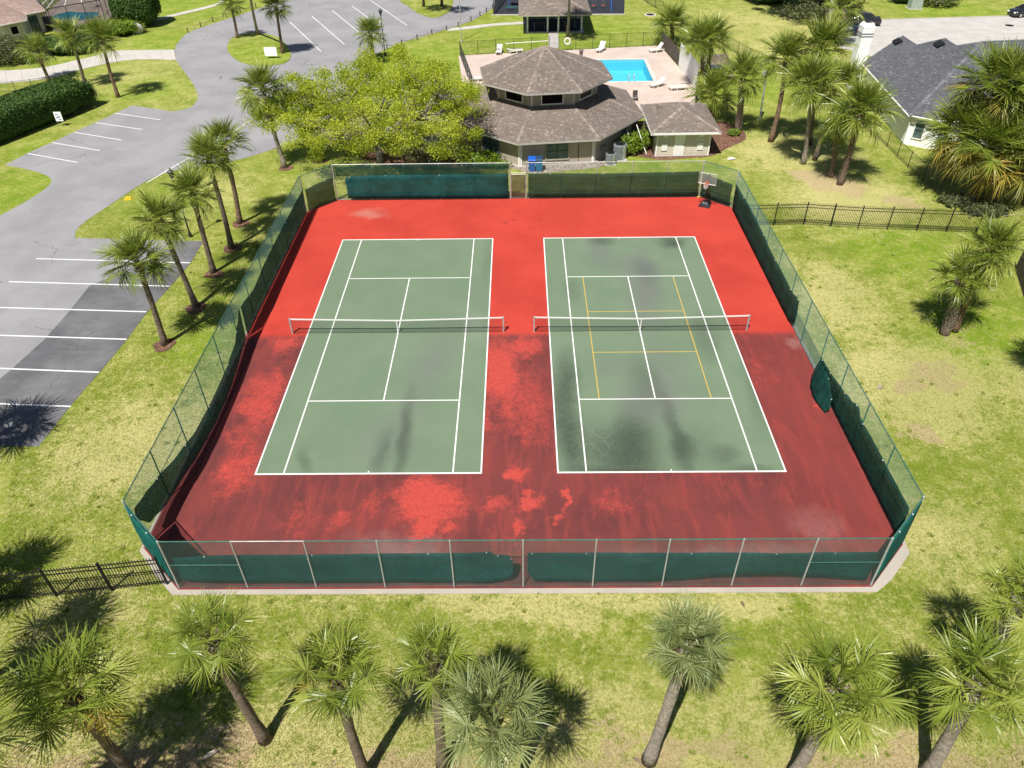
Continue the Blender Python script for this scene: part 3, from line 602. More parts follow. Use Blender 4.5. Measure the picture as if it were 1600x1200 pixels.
for a, b, n, m in sides:
    post(a, fence, FH + .02, .042, 'galv')
    if n:
        for i in range(1, n): post(a.lerp(b, i / n), fence, FH, .032, m)
        for i in range(n): rail(a.lerp(b, i / n), a.lerp(b, (i + 1) / n), FH + .02, fence, .023, 'galv' if (m == 'galv' and i in (1,)) else 'green_steel', 'top_rail')
        bay_mesh(a, b); rail(a, b, .12, fence, .008, 'green_steel', 'tension_wire')
# back side: bays left and right of the gate
gx0, gx1 = 6.75, 8.0
for xa, xb, n in ((gx1, OCT[4].x, 5), (OCT[5].x, gx0, 5)):
    for i in range(n + 1):
        x = xa + (xb - xa) * i / n
        if not (i == n and xb == OCT[4].x) and not (i == 0 and xa == OCT[5].x): post((x, FY1, .05), fence, FH + .02 if x in (gx0, gx1) else FH, .045 if x in (gx0, gx1) else .032)
    for i in range(n): rail((xa + (xb - xa) * i / n, FY1), (xa + (xb - xa) * (i + 1) / n, FY1), FH + .02, fence, .024, 'galv', 'top_rail')
    bay_mesh((xa, FY1, 0), (xb, FY1, 0)); rail((xa, FY1), (xb, FY1), .12, fence, .008, 'green_steel', 'tension_wire')
rail((gx0, FY1), (gx1, FY1), 2.2, fence, .024, 'galv', 'top_rail')
gt = None
mb = MB(); xa, xb = gx0 + .07, gx1 - .07
for p in ([(xa, FY1, .12), (xa, FY1, 2.08)], [(xb, FY1, .12), (xb, FY1, 2.08)], [(xa, FY1, 2.08), (xb, FY1, 2.08)], [(xa, FY1, .12), (xb, FY1, .12)], [(xa, FY1, 1.1), (xb, FY1, 1.1)]): mb.tube(p, .022, 6)
gate = mb.build('gate', 'galv', fence, label='grey framed pedestrian gate in the far side of the fence')
mb = MB(); chain_mesh(mb, (xa, FY1, 0), (xb, FY1, 0), .12, 2.08, .08, .0033); mb.build('chain_link_panel', 'galv', gate, 'stuff')
mb = MB(); mb.add([(xa, FY1 - .03, .14), (xb, FY1 - .03, .14), (xb, FY1 - .03, 2.06), (xa, FY1 - .03, 2.06)], [(0, 1, 2, 3)]); mb.build('gate_screen', cloth_mat('gate_screen_brown', (.085, .05, .04), .3), gate)
mb = MB(); mb.box((xb - .03, FY1 - .05, 1.15), (.08, .06, .14)); mb.build('latch', 'black_metal', gate)
# mid rails in the end bays, near side and left side
nb = lambda i, n, a, b: (a.lerp(b, i / n), a.lerp(b, (i + 1) / n))
for i in (0, 9): rail(*nb(i, 10, OCT[0], OCT[1]), 1.55, fence, .018, 'green_steel', 'mid_rail')
for i in (9, 10): rail(*nb(i, 11, OCT[6], OCT[7]), 1.55, fence, .018, 'green_steel', 'mid_rail')
for i in (0, 10): rail(*nb(i, 11, OCT[2], OCT[3]), 1.55, fence, .018, 'green_steel', 'mid_rail')

# ---- windscreens tied to the fence, each a cloth of its own
def screen(name, label, pts, mat, nz=6, nx=None, wave=.05, seed=0):
    # pts: list of (x, y, z_bottom, z_top, inward x at top, inward y at top) along the cloth
    r = random.Random(seed); P = []
    m = 5
    for i in range(len(pts) - 1):
        for k in range(m): t = k / m; P.append([a + (b - a) * (t * t * (3 - 2 * t) if j > 1 else t) for j, (a, b) in enumerate(zip(pts[i], pts[i + 1]))])
    P.append(list(pts[-1])); mb = MB(); N = len(P); ph = r.random() * 6; vs = []
    for i, (x, y, z0, z1, ox, oy) in enumerate(P):
        for j in range(nz + 1):
            f = j / nz; w = wave * (math.sin(i * 1.7 + ph + f * 2.2) * .7 + math.sin(i * 3.1 + ph * 2 - f * 3) * .4) * (.15 + f * (1 - f) * 3); d = math.hypot(ox, oy) or 1
            k = f ** 1.3; vs.append((x + ox * k + (ox / d) * w, y + oy * k + (oy / d) * w, z0 + (z1 - z0) * f - .25 * math.hypot(ox, oy) * f * (1 - f)))
    fs = [(i * (nz + 1) + j, (i + 1) * (nz + 1) + j, (i + 1) * (nz + 1) + j + 1, i * (nz + 1) + j + 1) for i in range(N - 1) for j in range(nz)]
    mb.add(vs, fs, .5); o = mb.build(name, mat, None, smooth=True)
    sm = o.modifiers.new('thickness', 'SOLIDIFY'); sm.thickness = .004
    tag(o, label, 'windscreen', 'windscreens tied to the court fence')
    tm = MB(); tm.box((0, 0, 0), (.05, .05, .035)); tme = tm.mesh('tie', MAT['line'])
    for i in range(3, N - 2, 7):
        x, y, z0, z1, ox, oy = P[i]; link('tie', tme, o, (x + ox, y + oy, z1 - .05))
    return o
iy = FY0 + .06
screen('windscreen', 'dark teal windscreen on the near fence, left length with torn right end', [(-6.7, iy, .42, 1.9, 0, .04), (-4.5, iy, .3, 2.05, 0, .05), (-1, iy, .28, 2.08, 0, .03), (2.5, iy, .3, 2.1, 0, .05), (5.4, iy, .22, 2.12, 0, .05), (6.15, iy, .2, 2.1, 0, .12), (6.35, iy, .3, 1.8, 0, .2), (6.85, iy, .5, 1.65, 0, .3), (7.05, iy, .85, 1.4, 0, .25)], 'screen', seed=1)
screen('windscreen', 'dark teal windscreen on the near fence, long right length lifting at the bottom', [(7.65, iy, .9, 2.1, 0, .06), (7.95, iy, .32, 2.12, 0, .04), (10, iy, .28, 2.1, 0, .05), (13, iy, .3, 2.08, 0, .04), (16, iy, .7, 2.05, 0, .06), (18, iy, .75, 2.0, 0, .05), (19.5, iy, .6, 2.05, 0, .05), (21.65, iy, .3, 2.05, 0, .05)], 'screen', seed=2)
def off(a, b, t, d):                                   # point on a fence side, d metres inside
    p = a.lerp(b, t); e = (b - a).normalized(); return p.x - e.y * d, p.y + e.x * d
p = [off(OCT[7], OCT[0], t, -.07) for t in (.04, .35, .65, .96)]
screen('windscreen', 'bright teal windscreen covering the near left corner of the fence', [(q[0], q[1], zb, zt, .02, .02) for q, zb, zt in zip(p, (.5, .35, .2, .2), (2.95, 2.7, 2.75, 2.9))], 'screen_b', seed=3)
p = [off(OCT[1], OCT[2], t, -.07) for t in (.03, .35, .65, .97)]
screen('windscreen', 'bright teal windscreen covering the near right corner of the fence', [(q[0], q[1], zb, zt, -.02, .02) for q, zb, zt in zip(p, (.15, .15, .2, .3), (2.95, 2.9, 2.9, 2.95))], 'screen_b', seed=4)
lx = FX0 + .1
screen('windscreen', 'dark green windscreen sagging inward along the left side of the fence', [(lx, -16.1, 1.5, 2.3, .05, .05), (lx + .02, -15.4, .7, 2.25, .1, .05), (lx + .06, -14.1, .3, 2.1, .15, 0), (lx + .2, -12.4, .22, 1.85, .25, 0), (lx + .4, -10.4, .15, 1.6, .2, 0), (lx + .5, -8, .1, 1.5, .1, 0), (lx + .45, -5.4, .1, 1.5, .1, 0), (lx + .25, -3.2, .12, 1.6, .15, 0), (lx + .08, -1.7, .2, 1.95, .12, 0), (lx, -.6, .25, 2.3, .06, 0)], 'screen_k', wave=.05, seed=5)
screen('windscreen', 'dark green windscreen hanging straight along the far half of the left fence', [(lx, -.3, .15, 2.2, .05, 0), (lx, 2, .15, 2.1, .2, 0), (lx, 5, .12, 2.2, .12, 0), (lx, 9, .12, 2.2, .08, 0), (lx, 13, .12, 2.15, .06, 0), (lx, 16.2, .12, 2.1, .05, 0)], 'screen_k', wave=.05, seed=6)
rx = FX1 - .1
screen('windscreen', 'dark green windscreen on the right fence, far length with a slanting end', [(rx, 16.2, .12, 2.2, -.05, 0), (rx, 12, .12, 2.3, -.05, 0), (rx, 8, .12, 2.25, -.08, 0), (rx, 6, .12, 2.1, -.1, 0), (rx, 3.2, .12, 2.1, -.1, 0), (rx, 1.0, .15, 2.05, -.1, 0), (rx, .2, .4, 2.15, -.05, 0), (rx, -.1, .75, 2.15, -.05, 0)], 'screen_k', wave=.05, seed=7)
screen('windscreen', 'dark green windscreen on the right fence, near length folded loose at its end', [(rx, -4.7, .3, 1.5, -.05, 0), (rx, -5.4, .15, 1.75, -.2, 0), (rx, -6.5, .15, 1.85, -.22, 0), (rx, -7.9, .15, 1.95, -.15, 0), (rx, -9.0, .15, 2.1, -.1, 0), (rx, -9.8, .15, 2.35, -.08, 0), (rx, -10.5, .15, 2.15, -.15, 0), (rx, -12, .15, 2.15, -.12, 0), (rx, -14, .15, 2.1, -.1, 0), (rx, -16.1, .15, 2.1, -.1, 0)], 'screen_k', wave=.07, seed=8)
screen('windscreen', 'loose flap of dark windscreen drooping onto the court beside the right fence', [(rx - .3, -4.75, .2, 1.45, .25, 0), (rx - .6, -5.5, .08, 1.5, .5, 0), (rx - .7, -6.4, .07, 1.4, .55, 0), (rx - .6, -7.2, .07, 1.0, .4, 0), (rx - .45, -7.7, .07, .5, .2, 0)], 'screen_k', wave=.06, seed=9)
by = FY1 - .1
screen('windscreen', 'bright teal windscreen on the far fence left of the gate', [(-6.2, by, .3, 2.0, 0, -.05), (-5.6, by, .2, 2.15, 0, -.05), (-3, by, .2, 2.2, 0, -.06), (0, by, .18, 2.2, 0, -.05), (3, by, .16, 2.2, 0, -.05), (6.6, by, .16, 2.2, 0, -.05)], 'screen', wave=.05, seed=10)
screen('windscreen', 'thin see-through green strip above the teal windscreen on the far fence', [(-6.9, by + .03, 2.1, 2.9, 0, -.02), (-2, by + .03, 2.1, 2.95, 0, -.02), (3, by + .03, 2.1, 2.95, 0, -.02), (6.6, by + .03, 2.1, 2.95, 0, -.02)], 'screen_t', wave=.02, seed=14)
screen('windscreen', 'faded see-through green windscreen on the far fence right of the gate', [(8.15, by, .18, 2.2, 0, -.05), (11, by, .15, 2.2, 0, -.05), (14, by, .16, 2.15, 0, -.05), (18, by, .15, 2.2, 0, -.05), (21.6, by, .16, 2.25, 0, -.05)], 'screen_d', wave=.04, seed=11)
p = [off(OCT[5], OCT[6], t, .08) for t in (.06, .5, .95)]
screen('windscreen', 'faded green windscreen in the far left corner of the fence', [(q[0], q[1], .15, zt, .04, -.03) for q, zt in zip(p, (2.1, 2.05, 1.9))], 'screen_d', seed=12)
p = [off(OCT[3], OCT[4], t, .08) for t in (.08, .5, .95)]
screen('windscreen', 'faded green windscreen in the far right corner behind the basketball hoop', [(q[0], q[1], .2, zt, -.04, -.03) for q, zt in zip(p, (1.95, 2.05, 2.1))], 'screen_d', seed=13)

# ---- portable basketball hoop
hb = G(1101, 322, .05)
t = thing('basketball_hoop', 'portable basketball hoop on a black wheeled base at the far right corner', 'basketball hoop', hb)
ang = R(-115); fx, fy = math.cos(ang), math.sin(ang); sxx, syy = -fy, fx          # the side the rim faces
def hp_(f, s, z): return (hb.x + fx * f + sxx * s, hb.y + fy * f + syy * s, hb.z + z)
mb = MB(); mb.hull8([hp_(-.75, -.38, .03), hp_(.3, -.45, .03), hp_(.3, .45, .03), hp_(-.75, .38, .03)], [hp_(-.7, -.3, .16), hp_(.22, -.38, .2), hp_(.22, .38, .2), hp_(-.7, .3, .16)])
mb.hull8([hp_(-.6, -.2, .16), hp_(.1, -.25, .18), hp_(.1, .25, .18), hp_(-.6, .2, .16)], [hp_(-.45, -.12, .32), hp_(-.05, -.15, .36), hp_(-.05, .15, .36), hp_(-.45, .12, .32)]); mb.build('water_base', 'black_metal', t)
for s in (-.36, .36):
    mb = MB(); mb.tube([hp_(.3, s - .03, .06), hp_(.3, s + .03, .06)], .06, 12); mb.build('wheel', 'rubber_tyre', t)
mb = MB(); mb.tube([hp_(-.25, 0, .3), hp_(-.2, 0, 1.6), hp_(-.1, 0, 2.55)], .055, 8); mb.build('pole', 'black_metal', t)
mb = MB(); mb.tube([hp_(-.25, -.2, .3), hp_(-.2, 0, 1.3)], .02, 6); mb.tube([hp_(-.25, .2, .3), hp_(-.2, 0, 1.3)], .02, 6); mb.build('brace', 'black_metal', t)
mb = MB()
for z in (2.25, 2.55): mb.tube([hp_(-.12, -.08, z - .3), hp_(.5, -.08, z)], .022, 6); mb.tube([hp_(-.12, .08, z - .3), hp_(.5, .08, z)], .022, 6)
mb.build('support_arm', 'black_metal', t)
bbz = 2.45
mb = MB(); mb.hull8([hp_(.52, -.64, bbz - .4), hp_(.545, -.64, bbz - .4), hp_(.545, .64, bbz - .4), hp_(.52, .64, bbz - .4)], [hp_(.52, -.64, bbz + .4), hp_(.545, -.64, bbz + .4), hp_(.545, .64, bbz + .4), hp_(.52, .64, bbz + .4)]); bb = mb.build('backboard', 'acrylic', t)
mb = MB(); q = [hp_(.535, -.66, bbz - .42), hp_(.535, .66, bbz - .42), hp_(.535, .66, bbz + .42), hp_(.535, -.66, bbz + .42)]
for i in range(4): mb.tube([q[i], q[(i + 1) % 4]], .03 if i == 0 else .02, 6)
mb.build('backboard_frame', 'galv', bb)
mb = MB(); rc = hp_(.80, 0, bbz - .28); mb.tube([(rc[0] + .23 * math.cos(a), rc[1] + .23 * math.sin(a), rc[2]) for a in np.linspace(0, 2 * math.pi, 21)], .014, 6); mb.box(hp_(.56, 0, bbz - .28), (.12, .12, .1), ang); rim = mb.build('rim', 'orange', t)
mb = MB()
for k in range(12):
    for s in (1, -1):
        mb.tube([(rc[0] + r_ * math.cos(2 * math.pi * (k + s * o_) / 12), rc[1] + r_ * math.sin(2 * math.pi * (k + s * o_) / 12), rc[2] - z_) for r_, o_, z_ in ((.22, 0, 0), (.19, .5, .14), (.15, 1, .28), (.12, 1.5, .4))], .009, 3, None, False)
mb.build('rim_net', 'line', rim)

# ================================================================== BUILDINGS
def octo(c, ap, z, rot):
    r = ap / math.cos(math.pi / 8); return [Vector((c[0] + r * math.cos(rot - math.pi / 2 - math.pi / 8 + k * math.pi / 4), c[1] + r * math.sin(rot - math.pi / 2 - math.pi / 8 + k * math.pi / 4), z)) for k in range(8)]
def wall_panel(parent, a, b, z0, z1, mat, th=.12, name='wall', boards=None):
    a = Vector((a[0], a[1], 0)); b = Vector((b[0], b[1], 0)); d = (b - a).normalized(); n = Vector((d.y, -d.x, 0)); L = (b - a).length
    mb = MB(); i = -n * th
    mb.hull8([(a.x, a.y, z0), (b.x, b.y, z0), (b.x + i.x, b.y + i.y, z0), (a.x + i.x, a.y + i.y, z0)], [(a.x, a.y, z1), (b.x, b.y, z1), (b.x + i.x, b.y + i.y, z1), (a.x + i.x, a.y + i.y, z1)]); w = mb.build(name, mat, parent)
    if boards:
        mb = MB(); z = z0 + .02
        while z < z1 - boards:
            A = a + n * .003; B = b + n * .003; o = n * .02
            mb.add([(A.x, A.y, z), (B.x, B.y, z), (B.x + o.x, B.y + o.y, z), (A.x + o.x, A.y + o.y, z), (A.x, A.y, z + boards - .01), (B.x, B.y, z + boards - .01)], [(0, 3, 2, 1), (3, 5 - 1, 5, 2), (0, 4, 3), (1, 2, 5)]); z += boards
        mb.build('siding_boards', mat, w, 'stuff')
    return w
def on_wall(a, b, s, z, w, h, out=.02, th=.05):        # box corners on a wall: s centre along a-b in metres
    a = Vector((a[0], a[1], 0)); b = Vector((b[0], b[1], 0)); d = (b - a).normalized(); n = Vector((d.y, -d.x, 0)); c = a + d * s
    def q(zz): return [(c.x - d.x * w / 2 + n.x * k, c.y - d.y * w / 2 + n.y * k, zz) if e < 0 else (c.x + d.x * w / 2 + n.x * k, c.y + d.y * w / 2 + n.y * k, zz) for e, k in ((-1, out + th), (1, out + th), (1, out), (-1, out))]
    return q(z), q(z + h)
def window(parent, a, b, s, z, w, h, glassm='glass', framem='white', nx=1, nz=1, fw=.09):
    mb = MB()
    for ds, dz, ww, hh in ((0, -fw, w + 2 * fw, fw), (0, h, w + 2 * fw, fw), (-w / 2 - fw / 2, 0, fw, h), (w / 2 + fw / 2, 0, fw, h)): mb.hull8(*on_wall(a, b, s + ds, z + dz, ww, hh, .025, .06))
    fr = mb.build('window', framem, parent)
    for i in range(nx):
        for j in range(nz):
            mb = MB(); gw, gh = w / nx, h / nz; mb.hull8(*on_wall(a, b, s - w / 2 + gw * (i + .5), z + gh * j + .015, gw - .03, gh - .03, .012, .03)); mb.build('pane', glassm, fr)
    if nx > 1 or nz > 1:
        mb = MB()
        for i in range(1, nx): mb.hull8(*on_wall(a, b, s - w / 2 + w / nx * i, z, .06, h, .02, .04))
        for j in range(1, nz): mb.hull8(*on_wall(a, b, s, z + h / nz * j - .03, w, .06, .018, .036))
        mb.build('glazing_bar', 'black_metal', fr)
    return fr
# ---- clubhouse: octagon with a raised octagonal clerestory
CC = (9.85, 33.0); CR = R(6.5); ZE, ZM, ZU, ZA = 2.4, 4.0, 5.5, 7.75
club = thing('clubhouse', 'octagonal beige clubhouse with two-tier brown shingle roof beside the pool', 'clubhouse', (CC[0], CC[1], 0))
w0 = octo(CC, 7.75, 0, CR); e0 = octo(CC, 8.55, ZE, CR); e1 = octo(CC, 4.5, ZM, CR); u0 = octo(CC, 4.45, 0, CR); e2 = octo(CC, 5.7, ZU, CR); apex = Vector((CC[0], CC[1], ZA))
for k in range(8):
    a, b = w0[k], w0[(k + 1) % 8]; L = (b - a).length; w = wall_panel(club, a, b, 0, ZE + .12, 'beige')
    mb = MB(); mb.hull8(*on_wall(a, b, .09, 0, .16, ZE, .012, .03)); mb.hull8(*on_wall(a, b, L - .09, 0, .16, ZE, .012, .03)); mb.build('corner_board', 'white', w)
    if k in (0, 7, 2, 3, 4, 5, 6): window(w, a, b, L / 2, .55, 1.9, 1.45, 'glass_b', 'beige', 2, 2)
    if k == 1:
        window(w, a, b, L * .72, .1, .95, 2.05, 'glass_b', 'beige')
        mb = MB(); mb.hull8(*on_wall(a, b, 1.1, .8, .3, .45, .02, .15)); mb.hull8(*on_wall(a, b, 1.6, 1.0, .16, .25, .02, .1)); mb.build('meter_box', 'bin_grey', w)
    if k == 0:
        mb = MB(); mb.hull8(*on_wall(a, b, L * .79, .05, .05, 2.2, .01, .02)); mb.build('door_seam', 'wood_dark', w)
        mb = MB(); mb.lathe((a.x + .3, a.y - .12, 2.15), [(.04, 0), (.09, .03), (.09, .14), (.03, .18)], 10); mb.build('wall_lamp', 'white', w)
    a, b = u0[k], u0[(k + 1) % 8]; L = (b - a).length; w = wall_panel(club, a, b, ZM - .35, ZU + .1, 'beige', name='clerestory_wall')
    window(w, a, b, L / 2, ZM + .2, 1.8, .8, 'glass', 'white')
    mb = MB(); mb.hull8(*on_wall(a, b, .06, ZM - .2, .12, ZU - ZM + .2, .012, .03)); mb.build('corner_board', 'white', w)
def ring(parent, lo, z0, z1, ap, ap2, mat, name, c=CC, rot=CR):
    mb = MB(); A = octo(c, ap, z0, rot); B = octo(c, ap2, z0, rot)
    for k in range(8):
        j = (k + 1) % 8; f = lambda p, z: (p.x, p.y, z)
        mb.hull8([f(A[k], z0), f(A[j], z0), f(B[j], z0), f(B[k], z0)], [f(A[k], z1), f(A[j], z1), f(B[j], z1), f(B[k], z1)])
    return mb.build(name, mat, parent)
for k in range(8):
    j = (k + 1) % 8
    mb = MB(); shingles(mb, [e0[k], e0[j], e1[j], e1[k]], .16, .2, .024); rf = mb.build('roof_slope', 'shingle', club)
    mb = MB(); hip_caps(mb, e0[k], e1[k]); mb.build('hip_cap', 'shingle', rf)
    mb = MB(); shingles(mb, [e2[k], e2[j], apex], .16, .2, .024); rf = mb.build('roof_slope', 'shingle', club)
    mb = MB(); hip_caps(mb, e2[k], apex); mb.build('hip_cap', 'shingle', rf)
ring(club, 0, ZE - .16, ZE - .01, 8.58, 8.46, 'trim', 'fascia'); ring(club, 0, ZE - .13, ZE - .11, 8.45, 7.76, 'beige', 'soffit')
ring(club, 0, ZU - .15, ZU - .01, 5.73, 5.61, 'trim', 'fascia'); ring(club, 0, ZU - .13, ZU - .11, 5.6, 4.46, 'beige', 'soffit')
ring(club, 0, 0, .1, 7.92, 7.76, 'concrete', 'plinth')
mb = MB(); mb.lathe((13.3, 36.3, 5.9), [(.16, 0), (.16, .5), (.24, .5), (.2, .62)], 10); mb.build('roof_vent', 'shingle', club)
mb = MB(); mb.lathe((14.9, 31.6, 3.3), [(.05, 0), (.05, .4), (.07, .42)], 8); mb.build('vent_pipe', 'black_metal', club)
# ---- pump house beside it
shed = thing('pump_house', 'small cream pump house with hipped brown roof right of the clubhouse', 'shed', (22, 29.8, 0))
sx0, sx1, sy0, sy1 = 19.45, 24.2, 26.9, 32.9; ez = 2.35; ov = .62
cs = [Vector((sx0, sy0, 0)), Vector((sx1, sy0 + .15, 0)), Vector((sx1, sy1, 0)), Vector((sx0, sy1, 0))]
for k in range(4):
    w = wall_panel(shed, cs[k], cs[(k + 1) % 4], 0, ez + .08, 'cream', boards=.16)
    if k == 0:
        a, b = cs[0], cs[1]; mb = MB(); mb.hull8(*on_wall(a, b, 2.05, .04, .9, 2.0, .024, .05)); dr = mb.build('door', 'white', shed)
        mb = MB(); mb.hull8(*on_wall(a, b, 2.42, 1.0, .05, .12, .075, .05)); mb.build('handle', 'black_metal', dr)
        for s in (.75, 3.9):
            mb = MB(); mb.hull8(*on_wall(a, b, s, .55, .5, .62, .026, .05)); mb.build('shutter', 'white', shed)
            mb = MB(); mb.hull8(*on_wall(a, b, s, 1.75, .4, .35, .026, .05)); mb.build('vent_louver', 'white', shed)
        for s in (.06, 4.69): mb = MB(); mb.hull8(*on_wall(a, b, s, .02, .12, ez, .026, .03)); mb.build('corner_board', 'white', shed)
ee = [Vector((sx0 - ov, sy0 - ov, ez)), Vector((sx1 + ov, sy0 - ov + .1, ez)), Vector((sx1 + ov, sy1 + ov, ez)), Vector((sx0 - ov, sy1 + ov, ez))]
hw = (sx1 - sx0) / 2 + ov; mxx = (sx0 + sx1) / 2; r0 = Vector((mxx, sy0 - ov + hw + .05, ez + hw * .4)); r1 = Vector((mxx, sy1 + ov - hw, ez + hw * .4))
for pl in ([ee[0], ee[1], r0], [ee[1], ee[2], r1, r0], [ee[2], ee[3], r1], [ee[3], ee[0], r0, r1]):
    mb = MB(); shingles(mb, pl, .16, .2, .024); rf = mb.build('roof_slope', 'shingle', shed)
    mb = MB(); hip_caps(mb, pl[0], pl[-1] if len(pl) == 3 else pl[3]); mb.build('hip_cap', 'shingle', rf)
mb = MB(); hip_caps(mb, r0, r1); mb.build('ridge_cap', 'shingle', shed)
mb = MB()
for k in range(4):
    a, b = ee[k], ee[(k + 1) % 4]; d = (b - a).normalized(); n = Vector((d.y, -d.x, 0)); mb.hull8([(q.x, q.y, ez - .2) for q in (a + n * .03, b + n * .03, b - n * .05, a - n * .05)], [(q.x, q.y, ez - .01) for q in (a + n * .03, b + n * .03, b - n * .05, a - n * .05)])
mb.build('fascia', 'white', shed)
mb = MB(); mb.prism([(p.x * .99 + mxx * .01, p.y) for p in ee], ez - .12, ez - .1); mb.build('soffit', 'cream', shed)
for (u, v) in ((1031, 167), (1081, 166)):
    p = G(u, v, 3.0); mb = MB(); mb.hull8([(p.x - .3, p.y - .3, 2.7), (p.x + .3, p.y - .3, 2.7), (p.x + .3, p.y + .3, 2.7), (p.x - .3, p.y + .3, 2.7)], [(p.x - .2, p.y - .25, 3.2), (p.x + .2, p.y - .25, 3.2), (p.x + .2, p.y + .2, 3.25), (p.x - .2, p.y + .2, 3.25)]); mb.build('roof_vent', 'shingle', shed)
# dark wooden gate closing the passage between the two
gf = thing('wooden_gate', 'dark wooden gate in the passage between clubhouse and pump house', 'gate', (18, 30.2, 0))
for i in range(11):
    mb = MB(); mb.box((17.0 + i * .2 + .1, 30.5, .95), (.19, .03, 1.9)); mb.build('plank', 'wood_dark', gf)
for z in (.4, 1.5): mb = MB(); mb.box((18.1, 30.54, z), (2.2, .05, .1)); mb.build('rail', 'wood_dark', gf)
lf = thing('leaning_poles', 'two white poles leaning against the roof edge beside the gate', 'poles', (18.4, 28, 0))
for a, b in (((18.75, 27.2, .1), (17.9, 28.9, 2.15)), ((17.6, 27.9, .1), (17.1, 28.6, 1.7))): mb = MB(); mb.tube([a, b], .035, 6); mb.build('pole', 'white', lf)

# ---- picnic pavilion
pv = thing('picnic_pavilion', 'open picnic pavilion with hipped brown roof on white posts by the playground', 'pavilion', (12.2, 72, 0))
mb = MB(); mb.box((12.3, 72.1, .06), (7.8, 7.4, .12)); mb.build('floor_slab', 'concrete', pv)
mb = MB(); mb.box((12.3, 72.3, .125), (7.5, 6.6, .012)); mb.build('dark_floor', 'rubber', pv)  # thin dark sheet over the pale slab, inset from its edges
for y in (68.75, 75.6):
    for x in (8.7, 11.35, 12.75, 15.8): mb = MB(); mb.box((x, y, 1.35), (.2, .2, 2.5)); mb.build('post', 'white', pv)
z = 2.55; E_ = [Vector((7.6, 67.2, z)), Vector((16.9, 67.2, z)), Vector((16.9, 77, z)), Vector((7.6, 77, z))]; r0 = Vector((12.25, 71.9, z + 2.0)); r1 = Vector((12.25, 72.3, z + 2.0))
for pl in ([E_[0], E_[1], r0], [E_[1], E_[2], r1, r0], [E_[2], E_[3], r1], [E_[3], E_[0], r0, r1]):
    mb = MB(); shingles(mb, pl, .25, .45, .025); rf = mb.build('roof_slope', 'shingle', pv); mb = MB(); hip_caps(mb, pl[0], pl[-1] if len(pl) == 3 else pl[3]); mb.build('hip_cap', 'shingle', rf)
mb = MB()
for k in range(4):
    a, b = E_[k], E_[(k + 1) % 4]; d = (b - a).normalized(); n = Vector((d.y, -d.x, 0)); mb.hull8([(q.x, q.y, z - .2) for q in (a + n * .03, b + n * .03, b - n * .05, a - n * .05)], [(q.x, q.y, z - .01) for q in (a + n * .03, b + n * .03, b - n * .05, a - n * .05)])
mb.build('fascia', 'beige', pv); mb = MB(); mb.prism([(7.7, 67.3), (16.8, 67.3), (16.8, 76.9), (7.7, 76.9)], z - .13, z - .1); mb.build('ceiling', 'wood_dark', pv)
def picnic(x, y, label):
    t = thing('picnic_table', label, 'picnic table', (x, y, .13), 'picnic tables in the pavilion')
    mb = MB(); mb.box((x, y, .88), (1.8, .75, .05)); mb.build('table_top', 'wood_dark', t)
    for s in (-1, 1): mb = MB(); mb.box((x, y + s * .68, .58), (1.8, .26, .045)); mb.build('bench', 'wood_dark', t)
    for s in (-.65, .65):
        mb = MB()
        for q in (-1, 1): mb.tube([(x + s, y + q * .65, .13), (x + s, y + q * .15, .86)], .03, 6)
        mb.tube([(x + s, y - .7, .55), (x + s, y + .7, .55)], .025, 6); mb.build('leg_frame', 'galv', t)
picnic(10.3, 70.6, 'picnic table under the pavilion, left of the middle posts'); picnic(14.4, 71.2, 'picnic table under the pavilion, behind the tall palm trunk')

# ---- playground
sheet('playground_surface', pxs([(770, 23), (975, 22), (976, 2), (971, -40), (780, -40)]), .03, 'rubber')
mb = MB(); a, b = G(768, 24), G(977, 23); mb.prism(strip(a, b, .22), .002, .12); mb.build('playground_kerb', 'concrete', None, 'structure')
sw = thing('swing_set', 'blue A-frame swing set at the playground behind the pavilion', 'swing set', G(935, 18))
b0, b1 = G(919, 20), G(953, 18); tp = Vector(((b0.x + b1.x) / 2, (b0.y + b1.y) / 2 + 1.5, 2.6))
for s in (-1.6, 1.6):
    for q in (-1, 1): mb = MB(); mb.tube([(tp.x + s * 1.15, tp.y + q * 1.2, 0.03), (tp.x + s, tp.y, 2.6)], .05, 8); mb.build('leg', 'blue_steel', sw)
mb = MB(); mb.tube([(tp.x - 1.7, tp.y, 2.6), (tp.x + 1.7, tp.y, 2.6)], .055, 8); mb.build('crossbar', 'blue_steel', sw)
for s in (-.7, .7):
    mb = MB(); mb.box((tp.x + s, tp.y, .55), (.45, .2, .05)); st = mb.build('seat', 'orange', sw)
    mb = MB(); mb.tube([(tp.x + s - .2, tp.y, .57), (tp.x + s - .2, tp.y, 2.58)], .012, 4); mb.tube([(tp.x + s + .2, tp.y, .57), (tp.x + s + .2, tp.y, 2.58)], .012, 4); mb.build('chain', 'galv', st)
pc = G(806, 10)
cl = thing('climbing_frame', 'blue climbing frame with white panel left of the pavilion', 'climbing frame', pc)
for dx in (-1.0, 1.0):
    for dy in (0, 1.5): mb = MB(); mb.tube([(pc.x + dx, pc.y + dy, .03), (pc.x + dx, pc.y + dy, 2.6)], .05, 8); mb.build('post', 'blue_steel', cl)
mb = MB(); mb.box((pc.x, pc.y + .75, 1.2), (2.0, 1.5, .08)); mb.build('platform', 'bin_teal', cl)
